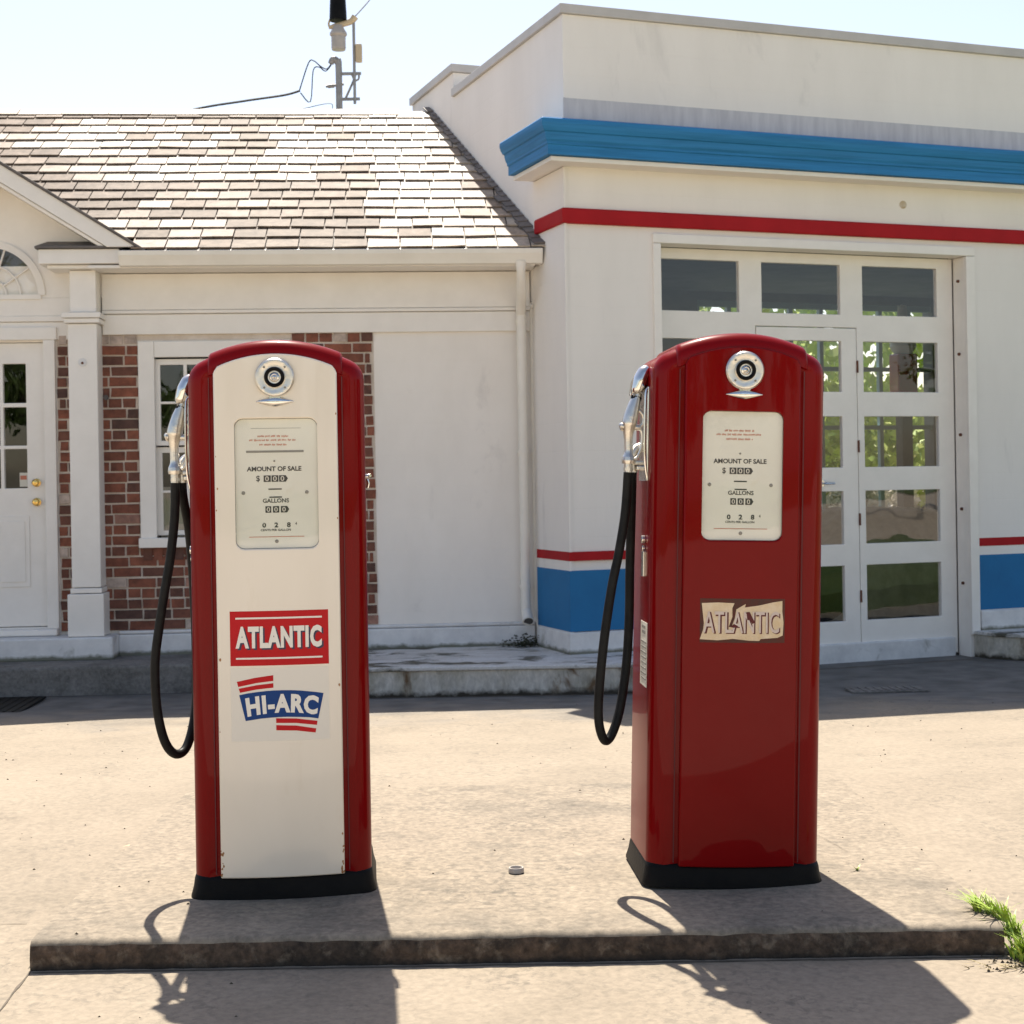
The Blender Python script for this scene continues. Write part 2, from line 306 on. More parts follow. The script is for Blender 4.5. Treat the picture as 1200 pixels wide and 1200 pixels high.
    def build(s, name, m, parent=None, smooth=False, bevel=0, loc=None, angle=35, seg=2, xf=None):
        me = bpy.data.meshes.new(name); v = s.v
        if xf: v = [xf(*p) for p in v]
        me.from_pydata(v, [], s.f)
        for mm in (m if isinstance(m, list) else [m]): me.materials.append(mm)
        me.polygons.foreach_set('material_index', s.mi)
        if any(s.val):
            a = me.attributes.new('v', 'FLOAT', 'FACE'); a.data.foreach_set('value', s.val)
        bm = bmesh.new(); bm.from_mesh(me); bmesh.ops.recalc_face_normals(bm, faces=bm.faces); bm.to_mesh(me); bm.free()
        if smooth:
            me.polygons.foreach_set('use_smooth', [True] * len(me.polygons)); me.set_sharp_from_angle(angle=R(angle))
        me.update()
        o = bpy.data.objects.new(name, me); C.objects.link(o)
        if parent: o.parent = parent
        if loc: o.location = loc
        if bevel:
            b = o.modifiers.new('bevel', 'BEVEL'); b.width = bevel; b.segments = seg; b.limit_method = 'ANGLE'; b.angle_limit = R(40)
        return o
def tag(o, label=None, cat=None, group=None, kind=None):
    if label: o['label'] = label
    if cat: o['category'] = cat
    if group: o['group'] = group
    if kind: o['kind'] = kind
    return o
def empty(name, loc=(0, 0, 0), rz=0, label=None, cat=None, group=None, ry=0):
    o = bpy.data.objects.new(name, None); C.objects.link(o); o.location = loc; o.rotation_euler = (0, ry, rz)
    o.empty_display_size = .2
    return tag(o, label, cat, group)
def wall_holes(mb, x0, x1, z0, z1, y0, y1, holes):
    xs = sorted({x0, x1, *[h[0] for h in holes], *[h[1] for h in holes]}); zs = sorted({z0, z1, *[h[2] for h in holes], *[h[3] for h in holes]})
    nx, nz = len(xs), len(zs)
    solid = [[not any(h[0] <= (xs[i] + xs[i + 1]) / 2 <= h[1] and h[2] <= (zs[j] + zs[j + 1]) / 2 <= h[3] for h in holes) for j in range(nz - 1)] for i in range(nx - 1)]
    vs = [(x, y, z) for y in (y0, y1) for x in xs for z in zs]; fs = []
    I = lambda k, i, j: k * nx * nz + i * nz + j
    sol = lambda i, j: 0 <= i < nx - 1 and 0 <= j < nz - 1 and solid[i][j]
    for i in range(nx - 1):
        for j in range(nz - 1):
            if not solid[i][j]: continue
            fs.append((I(0, i, j), I(0, i + 1, j), I(0, i + 1, j + 1), I(0, i, j + 1)))
            fs.append((I(1, i, j), I(1, i, j + 1), I(1, i + 1, j + 1), I(1, i + 1, j)))
            if not sol(i - 1, j): fs.append((I(0, i, j), I(0, i, j + 1), I(1, i, j + 1), I(1, i, j)))
            if not sol(i + 1, j): fs.append((I(0, i + 1, j), I(1, i + 1, j), I(1, i + 1, j + 1), I(0, i + 1, j + 1)))
            if not sol(i, j - 1): fs.append((I(0, i, j), I(1, i, j), I(1, i + 1, j), I(0, i + 1, j)))
            if not sol(i, j + 1): fs.append((I(0, i, j + 1), I(0, i + 1, j + 1), I(1, i + 1, j + 1), I(1, i, j + 1)))
    mb.add(vs, fs)
def text_mb(body, x0, x1, z0, z1, bold=0, y=0, sp=1.0):
    cu = bpy.data.curves.new('t', 'FONT'); cu.body = body; cu.size = 1; cu.offset = bold; cu.space_character = sp; cu.extrude = .0; cu.fill_mode = 'FRONT'; cu.resolution_u = 3
    ob = bpy.data.objects.new('t', cu); C.objects.link(ob)
    bpy.context.view_layer.update()
    dg = bpy.context.evaluated_depsgraph_get(); me = bpy.data.meshes.new_from_object(ob.evaluated_get(dg))
    vs = [v.co.copy() for v in me.vertices]; fs = [tuple(p.vertices) for p in me.polygons]
    bpy.data.objects.remove(ob); bpy.data.curves.remove(cu); bpy.data.meshes.remove(me)
    ax, bx = min(v.x for v in vs), max(v.x for v in vs); az, bz = min(v.y for v in vs), max(v.y for v in vs)
    mb = MB()
    P = [(x0 + (v.x - ax) / (bx - ax) * (x1 - x0), y, z0 + (v.y - az) / (bz - az) * (z1 - z0)) for v in vs]
    mb.add(P, fs)
    return mb
def rounded_rect(x0, x1, z0, z1, r, n=6):
    pts = []
    for cx, cz, a0 in ((x1 - r, z1 - r, 0), (x0 + r, z1 - r, 90), (x0 + r, z0 + r, 180), (x1 - r, z0 + r, 270)):
        for k in range(n + 1):
            a = R(a0 + 90 * k / n); pts.append((cx + r * math.cos(a), cz + r * math.sin(a)))
    return pts

# ------------------------------------------------------------------ frames of the two buildings
A, G = R(4), R(20.3)
W0 = Vector((.15, 11.27, 0)); GC = Vector((.40, 10.6, 0))
def W(u, wv, z=0): return Vector((W0.x + math.cos(A) * u + math.sin(A) * wv, W0.y + math.sin(A) * u - math.cos(A) * wv, z))
def GW(u, wv, z=0): return Vector((GC.x + math.cos(G) * u + math.sin(G) * wv, GC.y + math.sin(G) * u - math.cos(G) * wv, z))

# ------------------------------------------------------------------ ground
def gz(x, y):
    def lerp(a, b, t): return a + (b - a) * max(0, min(1, t))
    if y < 4.0: return .13
    if y < 6.0: return lerp(.13, .205, (y - 4.0) / 2.0)
    return lerp(.205, 0, (y - 6.0) / 3.9)
xs = [-300, -100, -40, -20] + [-12 + i * .5 for i in range(49)] + [20, 40, 100, 300]
ys = [-300, -100, -40, -16, -8, -4, 0, 2, 3] + [3.5 + i * .25 for i in range(28)] + [10.5, 12, 15, 20, 40, 100, 300]
mb = MB(); mb.add([(x, y, gz(x, y)) for x in xs for y in ys],
    [(i * len(ys) + j, (i + 1) * len(ys) + j, (i + 1) * len(ys) + j + 1, i * len(ys) + j + 1) for i in range(len(xs) - 1) for j in range(len(ys) - 1)])
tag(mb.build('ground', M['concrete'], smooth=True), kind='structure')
mb = MB(); mb.box(-60, 60, -29.8, 2.2, .0, .134)  # unseen pale paving, added behind the viewer to bounce light onto the walls
tag(mb.build('bounce_lot', M['bouncelot']), kind='structure')
mb = MB(); mb.box(-300, 300, -200, -30, 0, .20); mb.box(4.9, 60, 2.4, 9.2, -.3, .235); mb.box(11.2, 60, 9.2, 60, -.3, .235)
tag(mb.build('lawn', M['grass']), kind='structure')
mb = MB(); mb.box(-5, 40, 19.5, 60, -.1, .05)
tag(mb.build('back_lawn', M['grass']), kind='structure')
# pump island: a slab with a chipped, stained front edge
mb = MB(); nx = 420
X0, X1, Y0, Y1 = -1.29, 1.275, 4.045, 6.05
rows = []
for i in range(nx + 1):
    x = X0 + (X1 - X0) * i / nx
    j = noise.noise(Vector((x * 9, 0, 3))) * .009 + noise.noise(Vector((x * 31, 2, 1))) * .003
    k = noise.noise(Vector((x * 14, 7, 3))) * .003
    col = [(Y0 + j * .6, .09), (Y0 + j, .135), (Y0 + j - .002, .165), (Y0 + j + .003, .196 + k), (Y0 + .011 + j, .207 + k), (Y0 + .028 + j * .5, .2105), (Y0 + .10, .2115), (4.6, .2125), (5.3, .212), (Y1, .2045)]
    rows.append([(x, y, z) for y, z in col])
nc = len(rows[0]); vs = [p for r in rows for p in r]
for i in range(nx):
    for c in range(nc - 1):
        mb.m = 1 if c < 3 else 0
        mb.add([rows[i][c], rows[i + 1][c], rows[i + 1][c + 1], rows[i][c + 1]], [(0, 1, 2, 3)])
mb.m = 1
for r in (rows[0], rows[-1]): mb.add(r + [(r[0][0], Y1, .05)], [tuple(range(nc + 1))])
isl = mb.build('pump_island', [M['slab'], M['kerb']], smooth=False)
bm = bmesh.new(); bm.from_mesh(isl.data); bmesh.ops.remove_doubles(bm, verts=bm.verts, dist=.0001); bmesh.ops.recalc_face_normals(bm, faces=bm.faces); bm.to_mesh(isl.data); bm.free()
isl.data.polygons.foreach_set('use_smooth', [True] * len(isl.data.polygons)); isl.data.set_sharp_from_angle(angle=R(50))
tag(isl, kind='structure')
# dirt-filled joint and hairline cracks in the paving
def crack(pts, wd, amp, mbx, seed, zoff=.002):
    n = 0; P = []
    for (a, b) in zip(pts[:-1], pts[1:]):
        L_ = (Vector(b) - Vector(a)).length; k = max(2, int(L_ / .04))
        for i in range(k): P.append(Vector(a).lerp(Vector(b), i / k))
    P.append(Vector(pts[-1])); vs = []
    for i, p in enumerate(P):
        d = (P[min(i + 1, len(P) - 1)] - P[max(i - 1, 0)]).normalized(); nn = Vector((-d.y, d.x))
        o = noise.noise(Vector((i * .35, seed, 0))) * amp; ww = wd * (.5 + abs(noise.noise(Vector((i * .7, seed, 5)))) * 1.6)
        for s_ in (-1, 1):
            q = p + nn * (o + s_ * ww); z = gz(q.x, q.y)
            if X0 < q.x < X1 and Y0 < q.y < Y1: z = .2135
            vs.append((q.x, q.y, z + zoff))
    mbx.add(vs, [(2 * i, 2 * i + 1, 2 * i + 3, 2 * i + 2) for i in range(len(P) - 1)])
mb = MB()
crack([(-1.262, 3.6), (-1.288, 4.04)], .0035, .004, mb, 1)
crack([(-2.2, 4.42), (-1.42, 4.43)], .0012, .03, mb, 3)
crack([(-1.30, 4.06), (-1.31, 4.9)], .0012, .005, mb, 4)
crack([(.95, 5.25), (1.04, 4.85)], .0010, .01, mb, 6)
crack([(-1.28, 4.028), (1.27, 4.028)], .005, .003, mb, 9)
crack([(-1.95, 10.0), (.70, 10.0), (.86, 10.02), (.98, 10.1)], .022, .012, mb, 12)  # wider dark strips along the foot of steps and garage door
crack([tuple(GW(.75, .14)[:2]), tuple(GW(3.2, .14)[:2])], .02, .012, mb, 13)
crack([tuple(W(-5.2, .69)[:2]), tuple(W(-2.38, .69)[:2])], .015, .01, mb, 14)
tag(mb.build('joints_and_foot_strips', M['crack']), kind='structure')

# raised steps along the buildings
def garr(pts): return [tuple(GW(*p)[:2]) for p in pts]
left_step = [(-1.9, 10.03), (.70, 10.03), (.84, 10.05), (.95, 10.12), (1.02, 10.25), (1.05, 10.42), (1.03, 10.78), (.99, 10.95), (.60, 10.80), (.35, 11.35), (-1.9, 11.2)]
right_step = garr([(3.32, .0), (3.325, .16), (3.40, .33), (3.55, .50), (3.75, .63), (4.0, .72), (9.6, .80), (9.6, 0)])
for pts, lab in ((left_step, 'w'), (right_step, 'g')):
    mb = MB(); mb.m = 1; cx = sum(p[0] for p in pts) / len(pts); cy = sum(p[1] for p in pts) / len(pts)
    mb.prism_z(pts, -.05, .172)
    def grow(p, d):
        v = Vector((p[0] - cx, p[1] - cy)); v2 = v.normalized() * d; return (p[0] + v2.x * .3, p[1] - d if v.y < 0 else p[1])
    mb.m = 0; mb.prism_z([grow(p, .022) for p in pts], .172, .20)
    tag(mb.build('raised_walk' if lab == 'w' else 'raised_walk', [M['step'], M['stepface']], bevel=.008), kind='structure')
mb = MB(); q = [W(-5.4, .66), W(-2.40, .66), W(-2.40, .0), W(-5.4, .0)]
mb.prism_z([tuple(p[:2]) for p in q], -.05, .195)
tag(mb.build('entrance_step', M['greystep'], bevel=.018), kind='structure')

# ================================================================== OFFICE WING
off = empty('office_building', W0, A, 'low white painted brick office with slate roof and bare brick panel, left of the garage', 'building')
XL = -9.0; CX = -3.87        # left end, portico centre
DR = (-4.30, -3.505, .41, 2.455)   # door opening
WN = (-2.745, -1.85, 1.00, 2.36)   # window opening
mb = MB(); wall_holes(mb, XL, .30, .0, 3.0, 0, .22, [DR, WN, (-6.6, -5.75, 1.0, 2.36)])
mb.build('wall', M['wallwhite'], off)
# plain floor, back wall and end wall behind the openings
mb = MB(); mb.box(XL, .30, .22, 4.3, .1, .36); mb.box(XL, .28, 4.3, 4.5, 0, 3.0); mb.box(XL - .2, XL, 0, 4.5, 0, 3.0); mb.box(XL, .28, .23, 4.29, 2.72, 2.8)
mb.build('rear_wall', M['darkroom'], off)
# bare brick panels
def bricks(name, x0, x1, z0, z1, holes=(), rag=0, soldier=None):
    mm = MB(); mm.m = 0; mm.box(x0, x1, -.004, -.0005, z0, z1) if not holes else wall_holes(mm, x0, x1, z0, z1, -.004, -.0005, holes)
    mo = mm.build(name + '_mortar', M['mortar'], off)
    b = MB(); ch = .0762; k = 0; z = z0 + .004
    while z + .05 < z1:
        hd = k % 6 == 3
        x = x0 - (.11 if k % 2 else 0) + rnd.uniform(-.02, .0)
        while x < x1:
            L_ = (.10 if (hd or rnd.random() < .22) else .203)
            a, c = max(x, x0 + rnd.uniform(0, rag)), min(x + L_ - .015, x1 - rnd.uniform(0, rag))
            zz0, zz1 = z, z + ch - .0155
            segs = [(a, c)]
            for (hx0, hx1, hz0, hz1) in holes:
                if zz1 > hz0 and zz0 < hz1:
                    segs = [s2 for (p, q_) in segs for s2 in (((p, min(q_, hx0)), (max(p, hx1), q_)))]
            for (p, q_) in segs:
                if q_ - p < .02: continue
                b.cv = min(.85, max(.01, rnd.gauss(.42, .20)))
                if rnd.random() < .03: b.cv = 1.0
                if z > z1 - .12 and rnd.random() < .5: b.cv = 1.0
                j = rnd.uniform(-.0015, .0015); d = rnd.uniform(.008, .013)
                # slightly irregular brick
                y0 = -.004 - d; e = .003
                jj = lambda: rnd.uniform(-.004, .004)
                vs = [(p + jj(), y0, zz0 + j + jj()), (q_ + jj(), y0, zz0 + j + jj()), (q_ + jj(), y0, zz1 + j + jj()), (p + jj(), y0, zz1 + j + jj())]
                vb = [(p - .001, -.003, zz0 + j - .001), (q_ + .001, -.003, zz0 + j - .001), (q_ + .001, -.003, zz1 + j + .001), (p - .001, -.003, zz1 + j + .001)]
                b.add(vs + vb, [(0, 1, 2, 3), (0, 4, 5, 1), (1, 5, 6, 2), (2, 6, 7, 3), (3, 7, 4, 0)])
            x += L_
        z += ch; k += 1
    b.build(name, M['brick'], off, bevel=0)
    return mo
bricks('brick_panel', -3.115, -1.145, .375, 2.50, [(-2.84, -1.75, .975, 2.46)], .03)
bricks('brick_strip', -3.412, -3.30, .375, 2.50, (), .02)
bricks('brick_strip', -4.44, -4.33, .375, 2.50, (), .02)
# row of upright bricks under the window
mb = MB(); x = -2.82
while x < -1.78:
    mb.cv = min(1, max(.02, rnd.gauss(.35, .2))); mb.box(x, x + .062, -.020, -.004, .875, .968); x += .0745
mb.build('brick_sill_course', M['brick'], off)
# entablature
mb = MB()
for a, b_ in ((XL, -4.66), (-3.08, .0)):
    mb.box(a, b_, -.03, 0, 2.50, 2.645)
    mb.box(a, b_, -.050, 0, 2.648, 2.672)
    mb.box(a, b_, -.036, 0, 2.675, 2.935)
mb.build('frieze_board', M['trim'], off, bevel=.004)
mb = MB(); mb.box(XL, -4.6, -.30, 0, 2.94, 2.962); mb.box(-3.12, .02, -.30, 0, 2.94, 2.962); mb.build('soffit', M['trim'], off, bevel=.003)
def gutter(x0, x1):
    g = MB(); g.prism_x([(-.30, 2.945), (-.345, 2.950), (-.358, 2.985), (-.375, 3.020), (-.378, 3.052), (-.366, 3.055), (-.36, 3.03), (-.30, 3.03)], x0, x1)
    return g.build('gutter', M['gutter'], off, bevel=.003)
gutter(-2.90, .07); gutter(XL - .1, -4.94)
mb = MB()     # plinth
mb.box(-3.0, .0, -.05, 0, .02, .345); mb.box(-3.0, .0, -.035, 0, .348, .372)
mb.box(XL, -4.75, -.05, 0, .02, .372)
mb.build('plinth', M['plinth'], off, bevel=.01)
mb = MB(); mb.box(-4.74, -3.0, -.27, 0, .19, .352); mb.build('portico_plinth', M['plinth'], off, bevel=.012)
mb = MB(); mb.box(-4.37, -3.42, -.10, .05, .355, .40); mb.build('door_sill', M['trim'], off, bevel=.008)
# pilasters
for s in (0, 1):
    mir = (lambda x: x) if s == 0 else (lambda x: 2 * CX - x)
    def bx(x0, x1, *a, mm=None): a0, a1 = sorted((mir(x0), mir(x1))); mm.box(a0, a1, *a)
    mb = MB(); bx(-3.29, -3.088, -.20, -.0, .70, 2.565, mm=mb)
    bx(-3.318, -3.066, -.225, -.0, .355, .655, mm=mb); bx(-3.30, -3.080, -.21, -.0, .66, .695, mm=mb)
    pil = mb.build('pilaster', M['trim'], off, bevel=.006)
    mb = MB(); bx(-3.312, -3.066, -.225, 0, 2.568, 2.60, mm=mb); bx(-3.325, -3.055, -.24, 0, 2.603, 2.64, mm=mb)
    bx(-3.272, -3.09, -.20, 0, 2.645, 2.94, mm=mb)
    mb.build('capital', M['trim'], pil, bevel=.004)
    mb = MB(); bx(-3.46, -2.905, -.31, 0, 2.972, 3.075, mm=mb); bx(-3.41, -2.95, -.27, 0, 2.944, 2.969, mm=mb)
    mb.build('cornice_return', M['trim'], off, bevel=.005)
    mb = MB(); a0, a1 = sorted((mir(-3.48), mir(-2.885)))
    mb.add([(a0, -.335, 3.078), (a1, -.335, 3.078), (a1, 0, 3.078), (a0, 0, 3.078), (a0, -.335, 3.092), (a1, -.335, 3.092), (a1 - .02, -.01, 3.175), (a0 + .02, -.01, 3.175)],
           [(0, 1, 2, 3), (4, 5, 6, 7), (0, 1, 5, 4), (1, 2, 6, 5), (2, 3, 7, 6), (3, 0, 4, 7)])
    mb.build('return_slates', M['slatedark'], off)
    # small fittings on the column and brick
    if s == 0:
        mb = MB(); mb.cyl((-3.19, -.200, 2.29), (-3.19, -.206, 2.29), .03, n=14); mb.build('patched_hole', M['plinth'], pil)
        mb = MB(); mb.cyl((-3.19, -.204, 2.285), (-3.19, -.212, 2.285), .009, n=10); mb.build('screw', M['rust'], pil)
        mb = MB(); mb.cyl((-3.065, -.01, 2.05), (-3.065, -.035, 2.05), .018, n=12); mb.build('wall_bolt', M['slatedark'], off)
    # rake boards and roof edge of the gable
    sg = 1 if s == 0 else -1
    ax, az = CX, 3.79; ex, ez = CX + sg * 1.125, 3.082
    sl_ = (az - ez) / 1.125
    def band(d0, d1, y0, y1, nm, m_, xe=0):
        mm = MB(); k = math.sqrt(1 + sl_ * sl_)
        p = [(ax, az - d0 * k), (ex + sg * xe, ez - sl_ * xe - d0 * k), (ex + sg * xe, ez - sl_ * xe - d1 * k), (ax, az - d1 * k)]
        # clip low end at z 3.083
        if d0 > 0:
            cl = []
            for d in (d0, d1):
                zt = 3.083; xx = (az - d * k - zt) / sl_; cl.append((ax + sg * min(xx, 1.125), zt))
            p = [(ax, az - d0 * k), cl[0], cl[1], (ax, az - d1 * k)]
        mm.prism_y(p, y0, y1); return mm.build(nm, m_, off, bevel=.003)
    band(.020, .125, -.345, -.315, 'rake_board', M['trim'])
    band(.128, .150, -.33, -.02, 'rake_soffit', M['trim'])
    band(.0, .017, -.365, .7, 'verge_slates', M['slatedark'], .03)
    # roof plane of portico
    mm = MB(); mm.add([(ax, -.34, az - .02), (ex, -.34, ez - .02), (ex, 1.5, ez - .02), (ax, 3.0, az - .02), (ax, -.34, az - .05), (ex, -.34, ez - .05), (ex, 1.5, ez - .05), (ax, 3.0, az - .05)],
                      [(0, 1, 2, 3), (4, 5, 6, 7), (0, 1, 5, 4), (1, 2, 6, 5), (2, 3, 7, 6), (3, 0, 4, 7)])
    mm.build('portico_roof', M['slatedark'], off)
# gable field with the fan light opening
mb = MB(); r0 = .345; zc = 2.79
arc = [(CX + r0 * math.cos(R(a)), zc + r0 * math.sin(R(a))) for a in range(0, 181, 9)]
outer = [(CX + .80, zc - .02), (CX + .80, 3.0), (CX + 1.04, 3.08), (CX, 3.72), (CX - 1.04, 3.08), (CX - .80, 3.0), (CX - .80, zc - .02), (CX - r0 - .001, zc - .02)]
mb.prism_y(outer + arc[::-1] + [(CX + r0 + .001, zc - .02)], -.02, 0.0)
mb.build('gable_panel', M['trim'], off)
mb = MB()
for a in range(0, 180, 6):
    p = [(CX + rr * math.cos(R(t)), zc + rr * math.sin(R(t))) for rr, t in ((r0 - .005, a), (r0 + .045, a), (r0 + .045, a + 6), (r0 - .005, a + 6))]
    mb.prism_y(p, -.035, -.018)
mb.build('fanlight_casing', M['trim'], off)
fan = None
mb = MB(); mb.prism_y([(CX + .34 * math.cos(R(a)), zc + .34 * math.sin(R(a))) for a in range(0, 181, 9)], -.006, -.002)
fan = mb.build('fanlight', M['glass'], off)
mb = MB()
for rr in (.115, .215):
    mb.tube([(CX + rr * math.cos(R(a)), -.012, zc + rr * math.sin(R(a))) for a in range(0, 181, 15)], .008, 6, 3)
for a in (36, 72, 108, 144): mb.tube([(CX + .11 * math.cos(R(a)), -.012, zc + .11 * math.sin(R(a))), (CX + .34 * math.cos(R(a)), -.012, zc + .34 * math.sin(R(a)))], .008, 6, 1)
mb.box(CX - .36, CX + .36, -.035, -.001, zc - .03, zc + .004)
mb.build('glazing_bars', M['trim'], fan)
mb = MB(); mb.box(CX - .5, CX + .5, .012, .02, zc - .01, zc + .42); mb.build('dark_backing', M['darkroom'], fan)
# portico frieze between pilasters
mb = MB(); mb.box(-4.45, -3.295, -.03, 0, 2.600, 2.64); mb.box(-4.65, -3.09, -.02, 0, 2.64, 2.77); mb.box(-4.45, -3.295, -.015, -.0, 2.47, 2.597)
mb.build('portico_frieze', M['trim'], off, bevel=.004)
# door
mb = MB(); mb.box(-3.502, -3.42, -.035, 0, .40, 2.468); mb.box(-4.385, -4.303, -.035, 0, .40, 2.468); mb.box(-4.40, -3.405, -.04, 0, 2.468, 2.56)
mb.build('door_casing', M['trim'], off, bevel=.005)
dcols = [(-4.165, -4.005), (-3.985, -3.825), (-3.80, -3.638)]; drows = [(2.021, 2.303), (1.715, 1.991), (1.409, 1.691)]
mb = MB(); wall_holes(mb, -4.298, -3.508, .415, 2.452, .02, .065, [(a, b, c, d) for a, b in dcols for c, d in drows])
door = mb.build('door', M['trim'], off, bevel=.004)
mb = MB(); mb.box(-4.17, -3.63, .04, .044, 1.40, 2.31); mb.build('pane', M['glass'], door)
mb = MB()
for a, b in ((-4.17, -3.93), (-3.87, -3.628)):
    for (c, d, e) in ((.70, 1.21, .006),):
        mb.box(a, b, .012, .019, c, d); mb.box(a + .03, b - .03, .006, .0115, c + .035, d - .035)
mb.build('raised_panel', M['trim'], door, bevel=.005)
for z_ in (1.447, 1.308):
    mb = MB(); mb.lathe([(.0, 0), (.030, 0), (.030, .006), (.016, .010), (.013, .02), (.024, .032), (.026, .042), (.018, .052), (0, .055)], (-3.573, .02, z_), 'Y', 20)
    mb.build('door_knob', M['brass'], door, smooth=True)
mb = MB(); mb.box(-3.695, -3.64, .030, .0385, 1.42, 1.52); mb.build('sticker', M['digit'], door)
mb = MB(); mb.box(-3.690, -3.645, .029, .0298, 1.47, 1.50); mb.build('sticker_band', M['redink'], door)
# windows (one by the door, a twin further left)
def office_window(x0):
    x1 = x0 + .895; z0, z1 = 1.00, 2.36
    mb = MB(); mb.box(x0 - .09, x0 + .025, -.028, -.0, .985, 2.45); mb.box(x1 - .025, x1 + .09, -.028, -.0, .985, 2.45)
    mb.box(x0 + .026, x1 - .026, -.028, 0, 2.335, 2.45); mb.box(x0 - .10, x1 + .10, -.06, 0, .965, 1.035)
    win = mb.build('window', M['trim'], off, bevel=.005)
    g0, g1 = x0 + .03, x1 - .03; pw = (g1 - g0) / 4
    for nm, zz0, zz1, yy in (('upper_sash', 1.70, 2.325, .015), ('lower_sash', 1.05, 1.69, .05)):
        hs = []; rh = (zz1 - zz0 - .06) / 2
        for i in range(4):
            for j in range(2): hs.append((g0 + i * pw + (.03 if i == 0 else .012), g0 + (i + 1) * pw - (.03 if i == 3 else .012), zz0 + .03 + j * rh + .005, zz0 + .03 + (j + 1) * rh - .012))
        mb = MB(); wall_holes(mb, g0 - .02, g1 + .02, zz0, zz1, yy, yy + .03, hs)
        sh = mb.build(nm, M['trim'], win, bevel=.003)
    mb = MB(); mb.box(g0, g1, .032, .035, 1.70, 2.32); mb.box(g0, g1, .067, .070, 1.06, 1.69); mb.build('pane', M['glass'], win)
    n_ = 24; mb = MB(); vs = []
    for i in range(n_ + 1):
        xx = g0 + (g1 - g0) * i / n_; yy = .14 + .012 * math.sin(i * 1.9)
        vs += [(xx, yy, 1.0), (xx, yy, 1.40)]
    mb.add(vs, [(2 * i, 2 * i + 2, 2 * i + 3, 2 * i + 1) for i in range(n_)]); mb.build('curtain', M['curtain'], win, smooth=True)
office_window(-2.745); office_window(-6.62)
# downpipe with shoe, conduit
mb = MB(); mb.tube([(-.085, -.335, 2.96), (-.085, -.33, 2.88), (-.075, -.22, 2.74), (-.072, -.11, 2.64), (-.070, -.085, 2.50), (-.070, -.085, 1.5), (-.070, -.085, .55), (-.068, -.10, .45), (-.062, -.17, .385)], [.042, .03] + [.036] * 5 + [.038, .042], 14, 5)
dp = mb.build('downpipe', M['gutter'], off, smooth=True)
mb = MB(); mb.cyl((-.06, -.172, .384), (-.0605, -.150, .405), .034, n=14)
mb.build('pipe_mouth', M['darkroom'], dp)
for z_ in (2.55, 1.6, .62):
    mb = MB(); mb.cyl((-.07, -.085, z_), (-.07, -.085, z_ + .025), .0405, n=16); mb.box(-.11, -.03, -.05, 0, z_ + .004, z_ + .021)
    mb.build('pipe_strap', M['gutter'], dp)
mb = MB(); mb.tube([(.012, -.05, 2.66), (.012, -.03, 2.5), (.012, -.03, .40)], .016, 8, 3); mb.build('conduit', M['gutter'], off, smooth=True)
# moss and dirt at the foot of the pipe
mb = MB()
for i in range(240):
    a = rnd.gauss(0, 1); x = -.07 + rnd.gauss(0, .075); y = -.10 - abs(rnd.gauss(0, .05)); z = .201 + abs(rnd.gauss(0, .03)) * max(0, 1 - abs(x + .06) * 3) * 1.6
    s_ = rnd.uniform(.005, .013)
    mb.add([(x - s_, y, z), (x + s_, y + rnd.uniform(-s_, s_), z), (x, y + s_, z + s_ * rnd.uniform(.3, 1.4)), (x, y - s_, z + s_ * .3)], [(0, 1, 2), (0, 3, 1), (0, 2, 3), (1, 3, 2)])
mo = mb.build('moss', M['moss'], None); mo.location = W0; mo.rotation_euler = (0, 0, A)
tag(mo, 'dark moss and dirt piled under the mouth of the downpipe', 'moss', kind='stuff')
# roof: slates as real pieces
PT = R(31.5); EY, EZ = -.345, 3.062; SLN = 3.05; st, ct = math.sin(PT), math.cos(PT)
def onroof(x, s, h): return (x, EY + s * ct - h * st, EZ + s * st + h * ct)
mb = MB()
def quadsolid(mbx, x0, x1, s0, s1, h0, h1, th, skew=0):
    vs = [onroof(x, s, h) for x, s, h in ((x0, s0 + skew, h0), (x1, s0 - skew, h0), (x1, s1, h1), (x0, s1, h1), (x0, s0 + skew, h0 - th), (x1, s0 - skew, h0 - th), (x1, s1, h1 - th), (x0, s1, h1 - th))]
    mbx.add(vs, [(0, 1, 2, 3), (7, 6, 5, 4), (0, 4, 5, 1), (1, 5, 6, 2), (2, 6, 7, 3), (3, 7, 4, 0)])
quadsolid(mb, XL - .15, CX - 1.14, 0, SLN, -.008, -.008, .03); quadsolid(mb, CX + 1.14, -1.0, 0, SLN, -.008, -.008, .03); quadsolid(mb, CX - 1.14, CX + 1.14, .46, SLN, -.008, -.008, .03)
# deck triangle to the garage wall
vs = [onroof(-1.0, 0, -.008), onroof(.10, 0, -.008), onroof(-.95, SLN, -.008), onroof(-1.0, SLN, -.008)]
mb.add(vs, [(0, 1, 2, 3)])
mb.add([(XL - .15, EY + SLN * ct, EZ + SLN * st - .01), (-.95, EY + SLN * ct, EZ + SLN * st - .01), (-.0, EY + 2 * SLN * ct, EZ - .01), (XL - .15, EY + 2 * SLN * ct, EZ - .01)], [(0, 1, 2, 3)])
mb.add([(XL - .15, EY, EZ - .02), (XL - .15, EY + 2 * SLN * ct, EZ - .02), (XL - .15, EY + SLN * ct, EZ + SLN * st - .02)], [(0, 1, 2)])
roof = mb.build('roof', M['slatedark'], off)
mb = MB(); e = .19; nrow = 16
def in_garage(x, s, tol):
    p = onroof(x, s, 0); wp = W(p[0], -p[1], 0) - GC
    return wp.x * math.cos(G) + wp.y * math.sin(G) > tol
